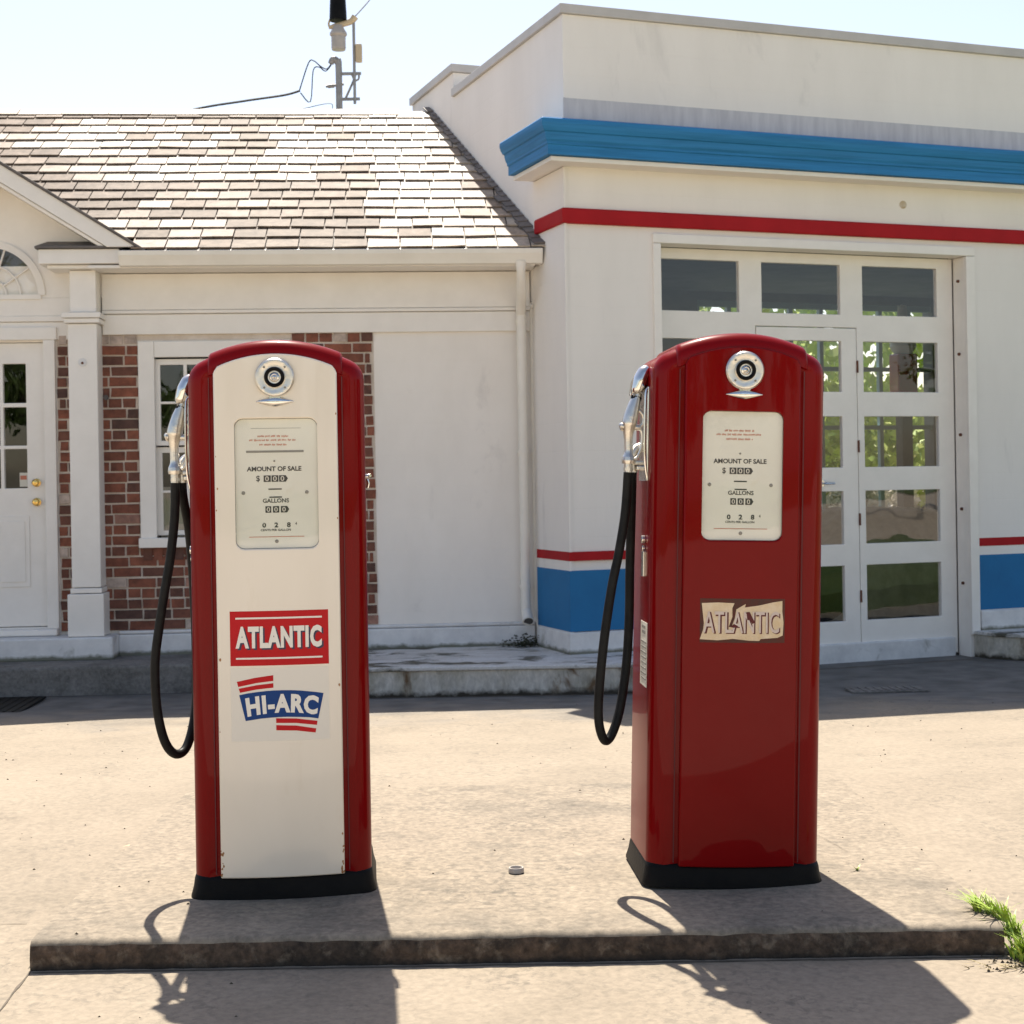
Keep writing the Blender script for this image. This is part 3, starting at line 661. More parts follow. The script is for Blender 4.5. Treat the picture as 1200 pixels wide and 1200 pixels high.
for r in range(nrow):
    s0 = r * e; x = XL - .15 - (.12 if r % 2 else 0) + rnd.uniform(-.02, .02)
    while x < .25:
        wd = rnd.choice((.225, .235, .24, .23, .245, .16 if rnd.random() < .35 else .23)) 
        if not in_garage(x + wd / 2, s0 + .1, .10) and not (abs(x + wd / 2 - CX) < (3.79 - (EZ + (s0 + .1) * st)) / .628 - .10):
            n1 = noise.noise(Vector((x * .8, s0 * 1.1, 4.2))); bias = .55 + 1.0 * n1 - (.26 if x < -1.3 else -.25) + (.10 if s0 > 1.9 else 0) - (.20 if (x < -1.2 and s0 < 1.2) else 0)
            mb.cv = min(1, max(.01, bias + rnd.gauss(0, .20)))
            t = rnd.uniform(-.0015, .0035); quadsolid(mb, x + .0045, x + wd - .0045, s0 + rnd.uniform(-.006, .006) - .015, min(s0 + e + .06, SLN), .021 + t, .002, .011, rnd.gauss(0, .003))
        x += wd
mb.build('slates', M['slate'], roof)
mb = MB(); x = XL
while x < -.98:
    wd = rnd.uniform(.33, .42); mb.cv = rnd.uniform(.7, 1); h_ = rnd.uniform(.020, .026)
    quadsolid(mb, x + .003, min(x + wd, -.93) - .003, SLN - .15, SLN + .01, h_ + .004, h_ - .004, .009); x += wd
mb.build('ridge_slates', M['slate'], roof)
# flashing where the roof meets the garage wall
mb = MB()
def side_x(s):
    lo, hi = -4, 3
    for _ in range(40):
        m_ = (lo + hi) / 2
        if in_garage(m_, s, -.002): hi = m_
        else: lo = m_
    return lo
for i in range(30):
    s0 = SLN * i / 30; s1 = SLN * (i + 1) / 30 + .03
    xa, xb = side_x(s0), side_x(s1); wd = rnd.uniform(.03, .055) + (.04 if i < 9 else 0)
    vs = [onroof(xa - wd, s0, .034), onroof(xa, s0, .042), onroof(xb, s1, .032), onroof(xb - wd, s1, .026), onroof(xa - wd, s0, .020), onroof(xa, s0, .02), onroof(xb, s1, .015), onroof(xb - wd, s1, .015)]
    mb.add(vs, [(0, 1, 2, 3), (4, 5, 1, 0), (3, 2, 6, 7), (0, 3, 7, 4), (1, 5, 6, 2), (4, 7, 6, 5)])
mb.build('flashing', M['slatedark'], roof)

# ================================================================== GARAGE
gar = empty('garage_building', GC, G, 'tall white flat-roofed garage with blue cornice, red and blue bands and big glazed door', 'building')
UR = 10.0
DO = (.68, 3.325, -.03, 3.085)
mb = MB(); wall_holes(mb, 0, UR, -.05, 3.60, 0, .25, [DO]); wall_holes(mb, .0, UR, 3.60, 4.62, 0, .25, [])
mb.build('wall', M['stucco'], gar)
mb = MB(); mb.box(0, .25, .25, 2.41, -.05, 4.62); mb.box(0, .25, 2.41, 3.6, -.05, 4.83); mb.box(0, .25, 3.6, 6.2, -.05, 4.5)
mb.build('side_wall', M['stucco'], gar)
mb = MB(); mb.box(.25, UR, 2.41, 2.66, 3.9, 4.83); mb.build('rear_parapet', M['stucco'], gar)
mb = MB(); mb.box(UR - .25, UR, .25, 6.2, -.05, 4.60); mb.box(.25, 4.1, 6.0, 6.2, -.05, 4.6); mb.box(7.3, UR - .25, 6.0, 6.2, -.05, 4.6); mb.box(4.1, 7.3, 6.0, 6.2, 3.45, 4.6); mb.box(4.1, 7.3, 6.0, 6.2, -.05, .55)
mb.box(.25, UR - .25, .25, 6.0, 3.55, 3.7)
mb.build('interior_wall', M['garageroom'], gar)
mb = MB(); mb.box(.25, UR - .25, .25, 6.0, 0, .03); mb.build('floor', M['floorin'], gar)
mb = MB(); mb.box(-.025, UR + .02, -.025, .28, 4.622, 4.688)
mb.add([], []); mb.box(-.025, .28, .28, 2.40, 4.622, 4.688); mb.box(-.025, .28, 2.385, 3.62, 4.833, 4.90); mb.box(.28, UR, 2.385, 2.69, 4.833, 4.90)
mb.build('coping', M['coping'], gar, bevel=.004)
mb = MB(); mb.box(-.004, .0, 0, .62, .352, .775)
def band_trim(name, prof, m_, u1=UR, ret=.57, u0=None, par=gar, bev=.0, po=0):
    """profile (projection, z) carried along the side return, round the corner and along the front"""
    st_ = []
    if u0 is None:
        st_ = [lambda p, z: (-p - po, ret, z), lambda p, z: (-p - po, -p, z), lambda p, z: (u1, -p, z)]
    else: st_ = [lambda p, z: (u0, -p, z), lambda p, z: (u1, -p, z)]
    mm = MB(); n = len(prof); vs = [f(p, z) for f in st_ for p, z in prof]
    fs = [(k * n + i, k * n + (i + 1) % n, (k + 1) * n + (i + 1) % n, (k + 1) * n + i) for k in range(len(st_) - 1) for i in range(n)]
    tr = tessellate_polygon([[Vector((p, z, 0)) for p, z in prof]])
    b0 = (len(st_) - 1) * n
    for a, b, c in tr: fs.append((a, b, c)); fs.append((b0 + c, b0 + b, b0 + a))
    mm.add(vs, fs); return mm.build(name, m_, par, bevel=bev)
band_trim('cornice', [(-.01, 3.60), (.205, 3.60), (.205, 3.665), (.215, 3.67), (.215, 3.685), (.225, 3.70), (.232, 3.725), (.235, 3.745), (.248, 3.75), (.262, 3.775), (.27, 3.80), (.27, 3.825), (.26, 3.835), (-.01, 3.86)], M['cornice'], bev=.002)
band_trim('cornice_soffit', [(-.01, 3.565), (.17, 3.565), (.17, 3.597), (-.01, 3.597)], M['trim'], bev=.004, ret=.565)
band_trim('flashing_band', [(-.01, 3.865), (.006, 3.865), (.006, 4.04), (-.01, 4.045)], M['flash'], ret=-.004)
band_trim('corner_pier', [(-.01, .20), (.018, .20), (.018, 3.56), (-.01, 3.56)], M['stucco'], u1=.0, ret=.57)
band_trim('red_band', [(-.01, 3.172), (.035, 3.172), (.04, 3.18), (.04, 3.265), (.03, 3.277), (-.01, 3.285)], M['redpaint'], bev=.003, ret=.50)
for u0, u1, rr in ((None, .655, .60), (3.375, UR, 0)):
    band_trim('red_stripe', [(-.01, .843), (.0215, .843), (.0215, .905), (-.01, .905)] if u0 is None else [(-.01, .843), (.003, .843), (.003, .905), (-.01, .905)], M['redpaint'], u1=u1, u0=u0, ret=rr)
    band_trim('blue_dado', [(-.01, .355), (.0215, .355), (.0215, .775), (-.01, .775)] if u0 is None else [(-.01, .355), (.003, .355), (.003, .775), (-.01, .775)], M['blue'], u1=u1, u0=u0, ret=rr)
    band_trim('base_course', [(-.01, .15), (.03, .15), (.03, .345), (.023, .35), (-.01, .35)], M['plinth'], u1=u1, u0=u0, ret=rr, bev=.004)
# side face of pier continues to white wall behind the pipe
# rust stain bracket on the frieze
mb = MB(); mb.cyl((2.744, -.0, 3.43), (2.744, -.006, 3.43), .03, n=12); mb.build('old_lamp_hole', mat('rust_stain', (.46, .36, .22), .8, (.6, .54, .46), 30), gar)
# door surround
mb = MB(); mb.box(.655, .715, -.022, .147, -.0, 3.06); mb.box(3.29, 3.37, -.022, .0, .17, 3.06); mb.box(3.29, 3.326, .002, .147, -.02, 3.06); mb.box(.655, 3.37, -.022, .147, 3.063, 3.13)
mb.build('door_frame', M['trim'], gar, bevel=.005)
for z_ in (2.88, 2.32, 1.70, 1.13, .56):
    mb = MB(); mb.cyl((3.289, .075, z_), (3.276, .075, z_), .012, n=10); mb.build('bolt', M['rust'], gar)
# glazed garage door
gcols = [(.76, 1.425), (1.612, 2.281), (2.475, 3.143)]; grows = [(2.61, 2.982), (2.03, 2.41), (1.463, 1.845), (.885, 1.284), (.307, .724)]
hs = [(a, b, c, d) for a, b in gcols for c, d in grows]
wk = (1.555, 2.418, .03, 2.513)
def inside(h): return wk[0] < h[0] and h[1] < wk[1] and h[3] < wk[3]
mb = MB(); wall_holes(mb, .70, 3.285, .02, 3.06, .15, .195, [h for h in hs if not inside(h)] + [wk])
gd = mb.build('garage_door', M['trim'], gar, bevel=.004)
mb = MB(); wall_holes(mb, wk[0] + .006, wk[1] - .006, wk[2] + .006, wk[3] - .006, .148, .19, [h for h in hs if inside(h)])
wd_ = mb.build('wicket_door', M['trim'], gar, bevel=.004)
mb = MB()
for h in hs:
    if not inside(h): mb.box(h[0] - .005, h[1] + .005, .168, .172, h[2] - .005, h[3] + .005)
mb.build('pane', M['glass'], gd)
mb = MB()
for h in hs:
    if inside(h): mb.box(h[0] - .005, h[1] + .005, .166, .170, h[2] - .005, h[3] + .005)
mb.build('pane', M['glass'], wd_)
for z_ in (2.22, 1.62, 1.07, .49):
    mb = MB(); mb.cyl((2.416, .142, z_ - .045), (2.416, .142, z_ + .045), .008, n=10); mb.build('hinge', M['rust'], wd_)
mb = MB(); mb.tube([(2.09, .147, 1.345), (2.09, .10, 1.345), (2.12, .095, 1.345), (2.17, .095, 1.345)], .009, 8, 4); mb.lathe([(0, 0), (.024, 0), (.024, .008), (0, .008)], (2.09, .148, 1.345), 'Y', 16)
mb.build('handle', M['chrome'], wd_, smooth=True)
mb = MB(); mb.box(.70, 3.25, .125, .20, -.03, .145); mb.build('bottom_rail', M['railpaint'], gd, bevel=.012)
# rear glazing of the garage, seen through the door panes
mb = MB(); hs2 = []
x = 4.14
while x < 7.2:
    for c, d in ((.62, 1.25), (1.30, 1.95), (2.0, 2.65), (2.7, 3.38)): hs2.append((x, x + .36, c, d))
    x += .41
wall_holes(mb, 4.1, 7.3, .55, 3.45, 6.03, 6.09, hs2); mb.build('rear_window', M['teal'], gar)

# things inside the garage
def place_g(u, yl, z=.03): p = GW(u, -yl, z); return p
dr = empty('covered_car', place_g(4.9, 3.6), G + R(5), 'low car under a pale dust sheet inside the garage, seen through the right panes', 'covered car')
mb = MB(); nx_, ny_ = 60, 26; vs = []
for i in range(nx_ + 1):
    for j in range(ny_ + 1):
        u = i / nx_ * 2 - 1; v = j / ny_ * 2 - 1
        base = (1 - abs(u) ** 7) * (1 - abs(v) ** 6)
        cab = math.exp(-((u + .05) / .42) ** 4) * (1 - abs(v) ** 4)
        z = .62 * base ** .5 + .42 * cab + .035 * noise.noise(Vector((u * 7, v * 5, 1))) + .02 * noise.noise(Vector((u * 21, v * 12, 1)))
        vs.append((u * 2.1 + .05 * noise.noise(Vector((v * 6, z * 4, 3))), v * .85, max(z, .0)))
mb.add(vs, [(i * (ny_ + 1) + j, (i + 1) * (ny_ + 1) + j, (i + 1) * (ny_ + 1) + j + 1, i * (ny_ + 1) + j + 1) for i in range(nx_) for j in range(ny_)])
mb.build('dust_sheet', M['drape'], dr, smooth=True)
for sx in (-1.35, 1.3):
    for sy in (-.78, .78):
        mb = MB(); mb.lathe([(.0, -.09), (.29, -.09), (.32, -.06), (.32, .06), (.29, .09), (0, .09)], (sx, sy, .32), 'Y', 24); mb.build('wheel', M['hose'], dr)
pm = empty('display_stand', place_g(6.25, 5.1), G, 'red and white display stand before the rear windows of the garage', 'display stand')
mb = MB(); mb.box(-.13, .13, -.10, .10, 2.05, 2.75); mb.build('cabinet', M['redglow'], pm, bevel=.02)
mb = MB(); mb.box(-.07, .07, -.07, .07, 0, 2.05); mb.build('pedestal', M['garageroom'], pm, bevel=.01)
mb = MB(); mb.lathe([(.10, 2.75), (.15, 2.83), (.14, 2.98), (.07, 3.12), (.05, 3.3), (0, 3.32)], (0, 0, 0), 'Z', 20); mb.build('bottle_top', M['signwhite'], pm, smooth=True)

# ================================================================== PUMPS
HW, DP, BOW, SH = .255, .41, .032, 1.575   # half width, depth, bow of the front, side height helper
def arcz(x, zc=1.60, Rr=.50): return zc - (Rr - math.sqrt(Rr * Rr - x * x))
def yf(x): return -DP / 2 + BOW * (x / HW) ** 2
def outline():
    """front outline from bottom left round to bottom right, with outward normals"""
    pts = []
    r = .065; zs = None
    # corner circle tangent to side x=HW and to top arc
    cx = HW - r; Rr = .50; zo = 1.60 - Rr; cz = zo + math.sqrt((Rr - r) ** 2 - cx ** 2)
    a_end = math.atan2(cz - zo, cx)
    right = [((HW, z), (1, 0)) for z in (.055, .3, .6, .9, 1.2, cz - .02)]
    for k in range(11):
        t = a_end * k / 10; right.append(((cx + r * math.cos(t), cz + r * math.sin(t)), (math.cos(t), math.sin(t))))
    t0 = a_end; n = 14; top = []
    for k in range(1, n + 1):
        t = t0 + (math.pi / 2 - t0) * k / n; top.append(((Rr * math.cos(t), zo + Rr * math.sin(t)), (math.cos(t), math.sin(t))))
    half = right + top
    left = [((-p[0], p[1]), (-q[0], q[1])) for p, q in half[:-1]][::-1]
    return half + left
OUT = outline()
def body_mb():
    mb = MB(); rings = []
    r = .045
    for k in range(7):
        a = R(90 * k / 6); rings.append((r * (1 - math.sin(a)), lambda x, c=r * (1 - math.cos(a)): yf(x) + c))
    back = []
    for k in range(7):
        a = R(90 * k / 6); back.append((r * (1 - math.cos(a)), lambda x, c=r * (1 - math.sin(a)): DP / 2 - c))
    rings = [(r, lambda x: yf(x))] + [rings[i] for i in range(1, 7)] + back
    n = len(OUT); vs = []
    for ins, fy in rings:
        for (p, q) in OUT:
            x = p[0] - q[0] * ins; z = p[1] - (q[1] * ins if p[1] > .06 else 0); vs.append((x, fy(x), z))
    m = len(rings)
    fs = [(i * n + k, i * n + k + 1, (i + 1) * n + k + 1, (i + 1) * n + k) for i in range(m - 1) for k in range(n - 1)]
    # front and back caps by columns (mirror vertices)
    h = n // 2
    for base, rev in ((0, 0), ((m - 1) * n, 1)):
        for k in range(h):
            a, b, c, d = base + k, base + k + 1, base + n - 2 - k, base + n - 1 - k
            if b == c: fs.append((a, b, d)) 
            else: fs.append((a, b, c, d))
    mb.add(vs, fs); return mb
def frontcols(hx, extra=()):
    s = set([-hx + 2 * hx * i / 28 for i in range(29)]) | set(extra); return sorted(s)
def panel_mb(hx=.1765):
    hx = hx; z0 = .062; y_out = .014
    dx0, dx1, dz0, dz1, r = -.119, .119, 1.006, 1.380, .026
    ex = [dx0, dx1] + [dx0 + r * (1 - math.cos(R(a))) for a in (20, 40, 60, 90)] + [dx1 - r * (1 - math.cos(R(a))) for a in (20, 40, 60, 90)]
    ex += [-hx + .004, -hx + .012, hx - .004, hx - .012]
    xs = [x for x in frontcols(hx, ex)]; xs = [x for i, x in enumerate(xs) if i == 0 or x - xs[i - 1] > .0012]
    ztop = lambda x: 1.566 - (.36 - math.sqrt(.36 ** 2 - x * x)) * .86 - (.016 * max(0, (abs(x) - hx + .014) / .014) ** 2)
    def hole(x):
        if not (dx0 - 1e-6 <= x <= dx1 + 1e-6): return None
        d = min(x - dx0, dx1 - x); c = 0 if d >= r else r - math.sqrt(max(0, r * r - (r - d) ** 2))
        return dz0 + c, dz1 - c
    mb = MB()
    F = lambda x: yf(x) - y_out; B = lambda x: yf(x) + .004
    for a, b in zip(xs[:-1], xs[1:]):
        ha, hb = hole(a), hole(b); inh = ha is not None and hb is not None
        segs = [((z0, z0), (ztop(a), ztop(b)))] if not inh else [((z0, z0), (ha[0], hb[0])), ((ha[1], hb[1]), (ztop(a), ztop(b)))]
        for (la, lb), (ta, tb) in segs:
            mb.add([(a, F(a), la), (b, F(b), lb), (b, F(b), tb), (a, F(a), ta)], [(0, 1, 2, 3)])
            mb.add([(a, B(a), la), (b, B(b), lb), (b, F(b), lb), (a, F(a), la)], [(0, 1, 2, 3)])
            mb.add([(a, F(a), ta), (b, F(b), tb), (b, B(b), tb), (a, B(a), ta)], [(0, 1, 2, 3)])
    for x, zz in ((-hx, None), (hx, None), (dx0, 1), (dx1, 1)):
        if zz is None: p, q = z0, ztop(x)
        else: p, q = hole(x)
        mb.add([(x, F(x), p), (x, F(x), q), (x, B(x), q), (x, B(x), p)], [(0, 1, 2, 3)])
    return mb
def cap_mb():
    hx = .192; r = .045; g = .010; xs = frontcols(hx, (-hx + .006, hx - .006)); prof_n = None; vs = []
    for x in xs:
        e_ = max(0, (abs(x) - hx + .006) / .006) * .004
        zt = arcz(x) + g - e_; y0 = yf(x) - .006 + e_; y1 = DP / 2 + .006 - e_; zb = arcz(x) - .060
        pr = [(y0 + .012, zb)]
        pr += [(y0, zb + .004), (y0, zt - r)]
        pr += [(y0 + r * (1 - math.cos(R(a))), zt - r + r * math.sin(R(a))) for a in range(10, 91, 10)]
        pr += [(y1 - r + r * math.sin(R(a)), zt - r + r * math.cos(R(a))) for a in range(0, 91, 10)]
        pr += [(y1, zb), (0, zb)]
        prof_n = len(pr); vs += [(x, y, z) for y, z in pr]
    mb = MB(); n = prof_n; m = len(xs)
    fs = [(i * n + k, i * n + (k + 1) % n, (i + 1) * n + (k + 1) % n, (i + 1) * n + k) for i in range(m - 1) for k in range(n)]
    fs += [tuple(range(n)), tuple(range((m - 1) * n, m * n))]
    mb.add(vs, fs); return mb
def base_mb():
    mb = MB(); rings = [(0, .025, 0), (.0, .025, .004), (.005, .018, .03), (.008, .015, .052), (.010, .012, .062), (.016, .004, .067), (.03, -.02, .068)]
    vs = []; 
    def loop(g):
        hw, r = HW + g, .05; P = []
        yb = DP / 2 + g
        front = lambda x: -DP / 2 - g + BOW * (x / HW) ** 2
        for k in range(17):
            x = -(hw - r) + 2 * (hw - r) * k / 16; P.append((x, front(x)))
        yc = front(hw - r) + r
        for k in range(1, 7):
            a = R(15 * k); P.append((hw - r + r * math.sin(a), yc - r * math.cos(a)))
        for k in range(0, 7):
            a = R(15 * k); P.append((hw - r + r * math.cos(a), yb - r + r * math.sin(a)))
        for k in range(0, 7):
            a = R(15 * k); P.append((-(hw - r) - r * math.sin(a), yb - r + r * math.cos(a)))
        for k in range(0, 6):
            a = R(15 * k); P.append((-(hw - r) - r * math.cos(a), yc - r * math.sin(a)))
        return P
    L0 = None
    for _, g, z in rings:
        P = loop(g - .012); L0 = len(P); vs += [(x, y, z) for x, y in P]
    n = L0; m = len(rings)
    fs = [(i * n + k, i * n + (k + 1) % n, (i + 1) * n + (k + 1) % n, (i + 1) * n + k) for i in range(m - 1) for k in range(n)]
    fs += [tuple(range(n))[::-1], tuple(range((m - 1) * n, m * n))]
    mb.add(vs, fs); return mb
def decal(name, mb, m_, parent, lift, cuts=True):
    """wrap a flat print onto the bowed panel"""
    me = bpy.data.meshes.new(name); me.from_pydata(mb.v, [], mb.f); bm = bmesh.new(); bm.from_mesh(me)
    bmesh.ops.remove_doubles(bm, verts=bm.verts, dist=1e-5)
    if cuts:
        for i in range(-7, 8):
            bmesh.ops.bisect_plane(bm, geom=bm.verts[:] + bm.edges[:] + bm.faces[:], plane_co=(i * .022, 0, 0), plane_no=(1, 0, 0))
    for v in bm.verts: v.co.y = yf(v.co.x) - .014 - lift
    bm.normal_update()
    for f in bm.faces:
        if f.normal.y > 0: f.normal_flip()
    bm.to_mesh(me); bm.free(); me.materials.append(m_)
    o = bpy.data.objects.new(name, me); C.objects.link(o); o.parent = parent; return o
def rect_mb(x0, x1, z0, z1): return MB().add([(x0, 0, z0), (x1, 0, z0), (x1, 0, z1), (x0, 0, z1)], [(0, 1, 2, 3)])
def poly_mb(pts):
    mb = MB(); tr = tessellate_polygon([[Vector((x, z, 0)) for x, z in pts]]); mb.add([(x, 0, z) for x, z in pts], [tuple(t) for t in tr]); return mb
def flat_print(name, mbs, m_, parent, y):
    mb = MB()
    for a in mbs: mb.add([(p[0], y, p[2]) for p in a.v], a.f)
    me = bpy.data.meshes.new(name); me.from_pydata(mb.v, [], mb.f); bm = bmesh.new(); bm.from_mesh(me); bm.normal_update()
    for f in bm.faces:
        if f.normal.y > 0: f.normal_flip()
    bm.to_mesh(me); bm.free(); me.materials.append(m_); o = bpy.data.objects.new(name, me); C.objects.link(o); o.parent = parent; return o
NZX = -HW
def pump(loc, rz, ry, label, white):
    t = empty('gas_pump', loc, rz, label, 'gas pump', 'vintage gas pumps on the concrete island', ry)
    body_mb().build('body', M['pumpred'], t, smooth=True, angle=60)
    cap_mb().build('top_cap', M['pumpred'], t, smooth=True, angle=50)
    pn = panel_mb(.1765 if white else .169); pm_ = M['pumpwhite'] if white else M['pumpred']
    p = pn.build('front_panel', pm_, t)
    bm = bmesh.new(); bm.from_mesh(p.data); bmesh.ops.remove_doubles(bm, verts=bm.verts, dist=.00005); bmesh.ops.recalc_face_normals(bm, faces=bm.faces); bm.to_mesh(p.data); bm.free()
    p.data.polygons.foreach_set('use_smooth', [True] * len(p.data.polygons)); p.data.set_sharp_from_angle(angle=R(40))
    bv = p.modifiers.new('bevel', 'BEVEL'); bv.width = .004; bv.segments = 3; bv.limit_method = 'ANGLE'; bv.angle_limit = R(50)
    base_mb().build('base', M['black'], t, smooth=True, angle=50)
    # seam strips left and right of the panel
    mb = MB()
    for sx in (-1, 1):
        x = sx * (.1905 if white else .183); mb.add([(x - .0016, yf(x) - .0012, .07), (x + .0016, yf(x) - .0012, .07), (x + .0016, yf(x) - .0012, 1.50), (x - .0016, yf(x) - .0012, 1.50)], [(0, 1, 2, 3)])
    mb.build('seam', M['tornred'], t)
    # dial
    dy = -DP / 2 + .002
    mb = MB(); mb.prism_y(rounded_rect(-.121, .121, 1.004, 1.382, .028), dy, dy + .004); d = mb.build('dial', M['dial'], t)
    y = dy - .0008; cx = .004 if white else -.003
    k = 1
    T = lambda s_, xa, xb, za, zb, bo=.0: text_mb(s_, xa, xb, za, zb, bo)
    top = 1.380
    Z = lambda f: 1.380 - f * .374      # fraction from the top of the opening
    X = lambda f: -.119 + f * .238
    if white:
        flat_print('top_rule', [rect_mb(X(.20), X(.80), Z(.076), Z(.073))], M['greyink'], d, y)
        flat_print('grey_bar', [rect_mb(X(.14), X(.83), Z(.262), Z(.245))], M['greyink'], d, y)
    # three lines of unreadable small red print
    mbs = []
    for fz, fx0, fx1 in ((.135, .28, .64), (.165, .18, .74), (.20, .30, .62)):
        x = fx0
        while x < fx1:
            ln = rnd.uniform(.03, .08); zz = fz + (.015 if not white else 0)
            xx = x
            while xx < min(x + ln, fx1):
                mbs.append(rect_mb(X(xx), X(xx + .009), Z(zz + rnd.uniform(.005, .009)), Z(zz - rnd.uniform(.003, .008)))); xx += .014
            x += ln + .018
    flat_print('small_red_print', mbs, M['redink'], d, y)
    flat_print('amount_lettering', [T('AMOUNT OF SALE', X(.145), X(.80), Z(.405), Z(.368), .03)], M['ink'], d, y)
    flat_print('dollar_sign', [T('$', X(.255), X(.30), Z(.487), Z(.437), .01)], M['ink'], d, y)
    def arrow(x0, x1, z0, z1): return poly_mb([(x0, z0), (x1 - .006, z0), (x1, (z0 + z1) / 2), (x1 - .006, z1), (x0, z1)])
    flat_print('sale_wheels', [rect_mb(X(.345), X(.43), Z(.487), Z(.437)), rect_mb(X(.44), X(.52), Z(.487), Z(.437)), arrow(X(.53), X(.635), Z(.487), Z(.437))], M['ink'], d, y)
    flat_print('sale_digits', [T('0', X(a), X(a + .045), Z(.481), Z(.443), .012) for a in (.362, .457, .547)], M['digit'], d, y - .0005)
    flat_print('bars', [rect_mb(X(.40), X(.56), Z(.548), Z(.538))], M['ink'], d, y)
    flat_print('gallons_lettering', [T('GALLONS', X(.33), X(.645), Z(.648), Z(.615), .022), rect_mb(X(.41), X(.56), Z(.610), Z(.600))], M['ink'], d, y)
    flat_print('gallon_wheels', [rect_mb(X(.36), X(.43), Z(.724), Z(.674)), rect_mb(X(.45), X(.525), Z(.724), Z(.674)), arrow(X(.545), X(.645), Z(.724), Z(.674))], M['ink'], d, y)
    flat_print('gallon_digits', [T('0', X(a), X(a + .042), Z(.717), Z(.681), .012) for a in (.375, .466, .562)], M['digit'], d, y - .0005)
    flat_print('price_lettering', [T(c_, X(a), X(a + .045), Z(.838), Z(.800), .035) for c_, a in (('0', .32), ('2', .465), ('8', .615))] + [T('4', X(.715), X(.735), Z(.822), Z(.798), .01), T('CENTS PER GALLON', X(.30), X(.66), Z(.866), Z(.849), .02)], M['ink'], d, y)
    flat_print('red_rule', [rect_mb(X(.16), X(.82), Z(.912), Z(.907))], M['redink'], d, y)
    for fx, fz in ((.10, .57), (.86, .57), (.475, .327), (.49, .945)):
        mb = MB(); r_ = .0055 if fz != .327 else .003; mb.lathe([(0, 0), (r_, 0), (r_ * .8, .002), (0, .003)], (X(fx), dy, Z(fz)), 'Y', 12); mb.build('dial_screw', M['greyink'], d, smooth=True)
    mb = MB(); mb.prism_y(rounded_rect(-.119, .119, 1.006, 1.380, .026), dy - .0072, dy - .0055); mb.build('dial_glass', M['dglass'], d)
    mm = MB(); ro = rounded_rect(-.1215, .1215, 1.0035, 1.3825, .028); ri = rounded_rect(-.1175, .1175, 1.0075, 1.3785, .025); n_ = len(ro)
    mm.add([(x, dy - .0012, z) for x, z in ro] + [(x, dy - .0012, z) for x, z in ri] + [(x, dy - .0001, z) for x, z in ro] + [(x, dy - .0001, z) for x, z in ri],
           [(i, (i + 1) % n_, n_ + (i + 1) % n_, n_ + i) for i in range(n_)] + [(n_ + i, n_ + (i + 1) % n_, 3 * n_ + (i + 1) % n_, 3 * n_ + i) for i in range(n_)])
    mm.build('dial_edge_line', M['greyink'], d)  # thin dark line round the dial opening
    # round flow indicator and the winged trim under it
    fy = yf(0) - .0145; zc_ = 1.497
    mb = MB(); mb.lathe([(0, 0), (.056, 0), (.056, .006), (.052, .011), (.046, .012), (.040, .010), (.031, .010), (.029, .016), (0, .016)], (0, fy, zc_), 'Y', 48)
    em = mb.build('round_bezel', M['alu'], t, smooth=True)
    mb = MB(); mb.lathe([(.018, .014), (.029, .014), (.029, .020), (.025, .025), (.019, .022), (.018, .014)], (0, fy, zc_), 'Y', 40); mb.build('bezel_ring', M['black'], em, smooth=True)
    mb = MB(); mb.lathe([(0, .010), (.016, .010), (.014, .018), (.009, .021), (.007, .019), (0, .024)], (0, fy, zc_), 'Y', 24); mb.build('lens', M['chrome'], em, smooth=True)
    for a in (45, 135, 225, 315):
        mb = MB(); mb.lathe([(0, .010), (.0035, .010), (.003, .0135), (0, .014)], (.0415 * math.cos(R(a)), fy, zc_ + .0415 * math.sin(R(a))), 'Y', 8); mb.build('bezel_screw', M['greyink'], em)
    mb = MB(); n1 = 20; vs = []
    for i in range(n1 + 1):
        x = -.054 + .108 * i / n1; hgt = .0145 * (1 - abs(x / .054) ** 1.3) + .0006; pr = .009 * (1 - (x / .054) ** 2) + .0006
        for k in range(9):
            a = math.pi * k / 8; vs.append((x, fy - pr * math.sin(a), 1.428 + hgt * math.cos(a)))
    mb.add(vs, [(i * 9 + k, (i + 1) * 9 + k, (i + 1) * 9 + k + 1, i * 9 + k + 1) for i in range(n1) for k in range(8)])
    mb.prism_y([(-.014, 1.436), (.014, 1.436), (.020, 1.452), (-.020, 1.452)], fy - .006, fy + .001)
    mb.build('winged_visor', M['chrome'], t, smooth=True)
    # --- signs
    if white:
        PX = lambda px: (px / 4 + 160 - 326.8) / 404; PZ = lambda py: (1050 - (640 + py / 4)) / 404
        s_ = decal('red_sign', rect_mb(PX(442), PX(895), PZ(555), PZ(302)), M['signred'], p, .0006)
        mm = rect_mb(PX(468), PX(866), PZ(339), PZ(331)); b2 = rect_mb(PX(468), PX(866), PZ(525), PZ(517)); mm.add(b2.v, b2.f)
        decal('sign_rule', mm, M['signwhite'], s_, .0012)
        decal('letter_shadow', text_mb('ATLANTIC', PX(475), PX(872), PZ(483), PZ(379), .05, sp=1.12), M['navy'], s_, .0010, False)
        decal('lettering', text_mb('ATLANTIC', PX(467), PX(864), PZ(475), PZ(372), .05, sp=1.12), M['signwhite'], s_, .0014, False)
        pap = decal('white_decal', rect_mb(PX(442), PX(893), PZ(905), PZ(568)), M['paper'], p, .0004)
        bl = [(480, 690), (520, 682), (560, 677), (600, 673), (640, 671), (680, 671), (720, 672), (760, 675), (800, 680), (835, 685), (868, 691), (842, 808), (800, 801), (760, 798), (700, 795), (660, 795), (620, 797), (580, 800), (508, 810)]
        decal('blue_banner', poly_mb([(PX(a), PZ(b)) for a, b in bl]), M['signblue'], pap, .0009)
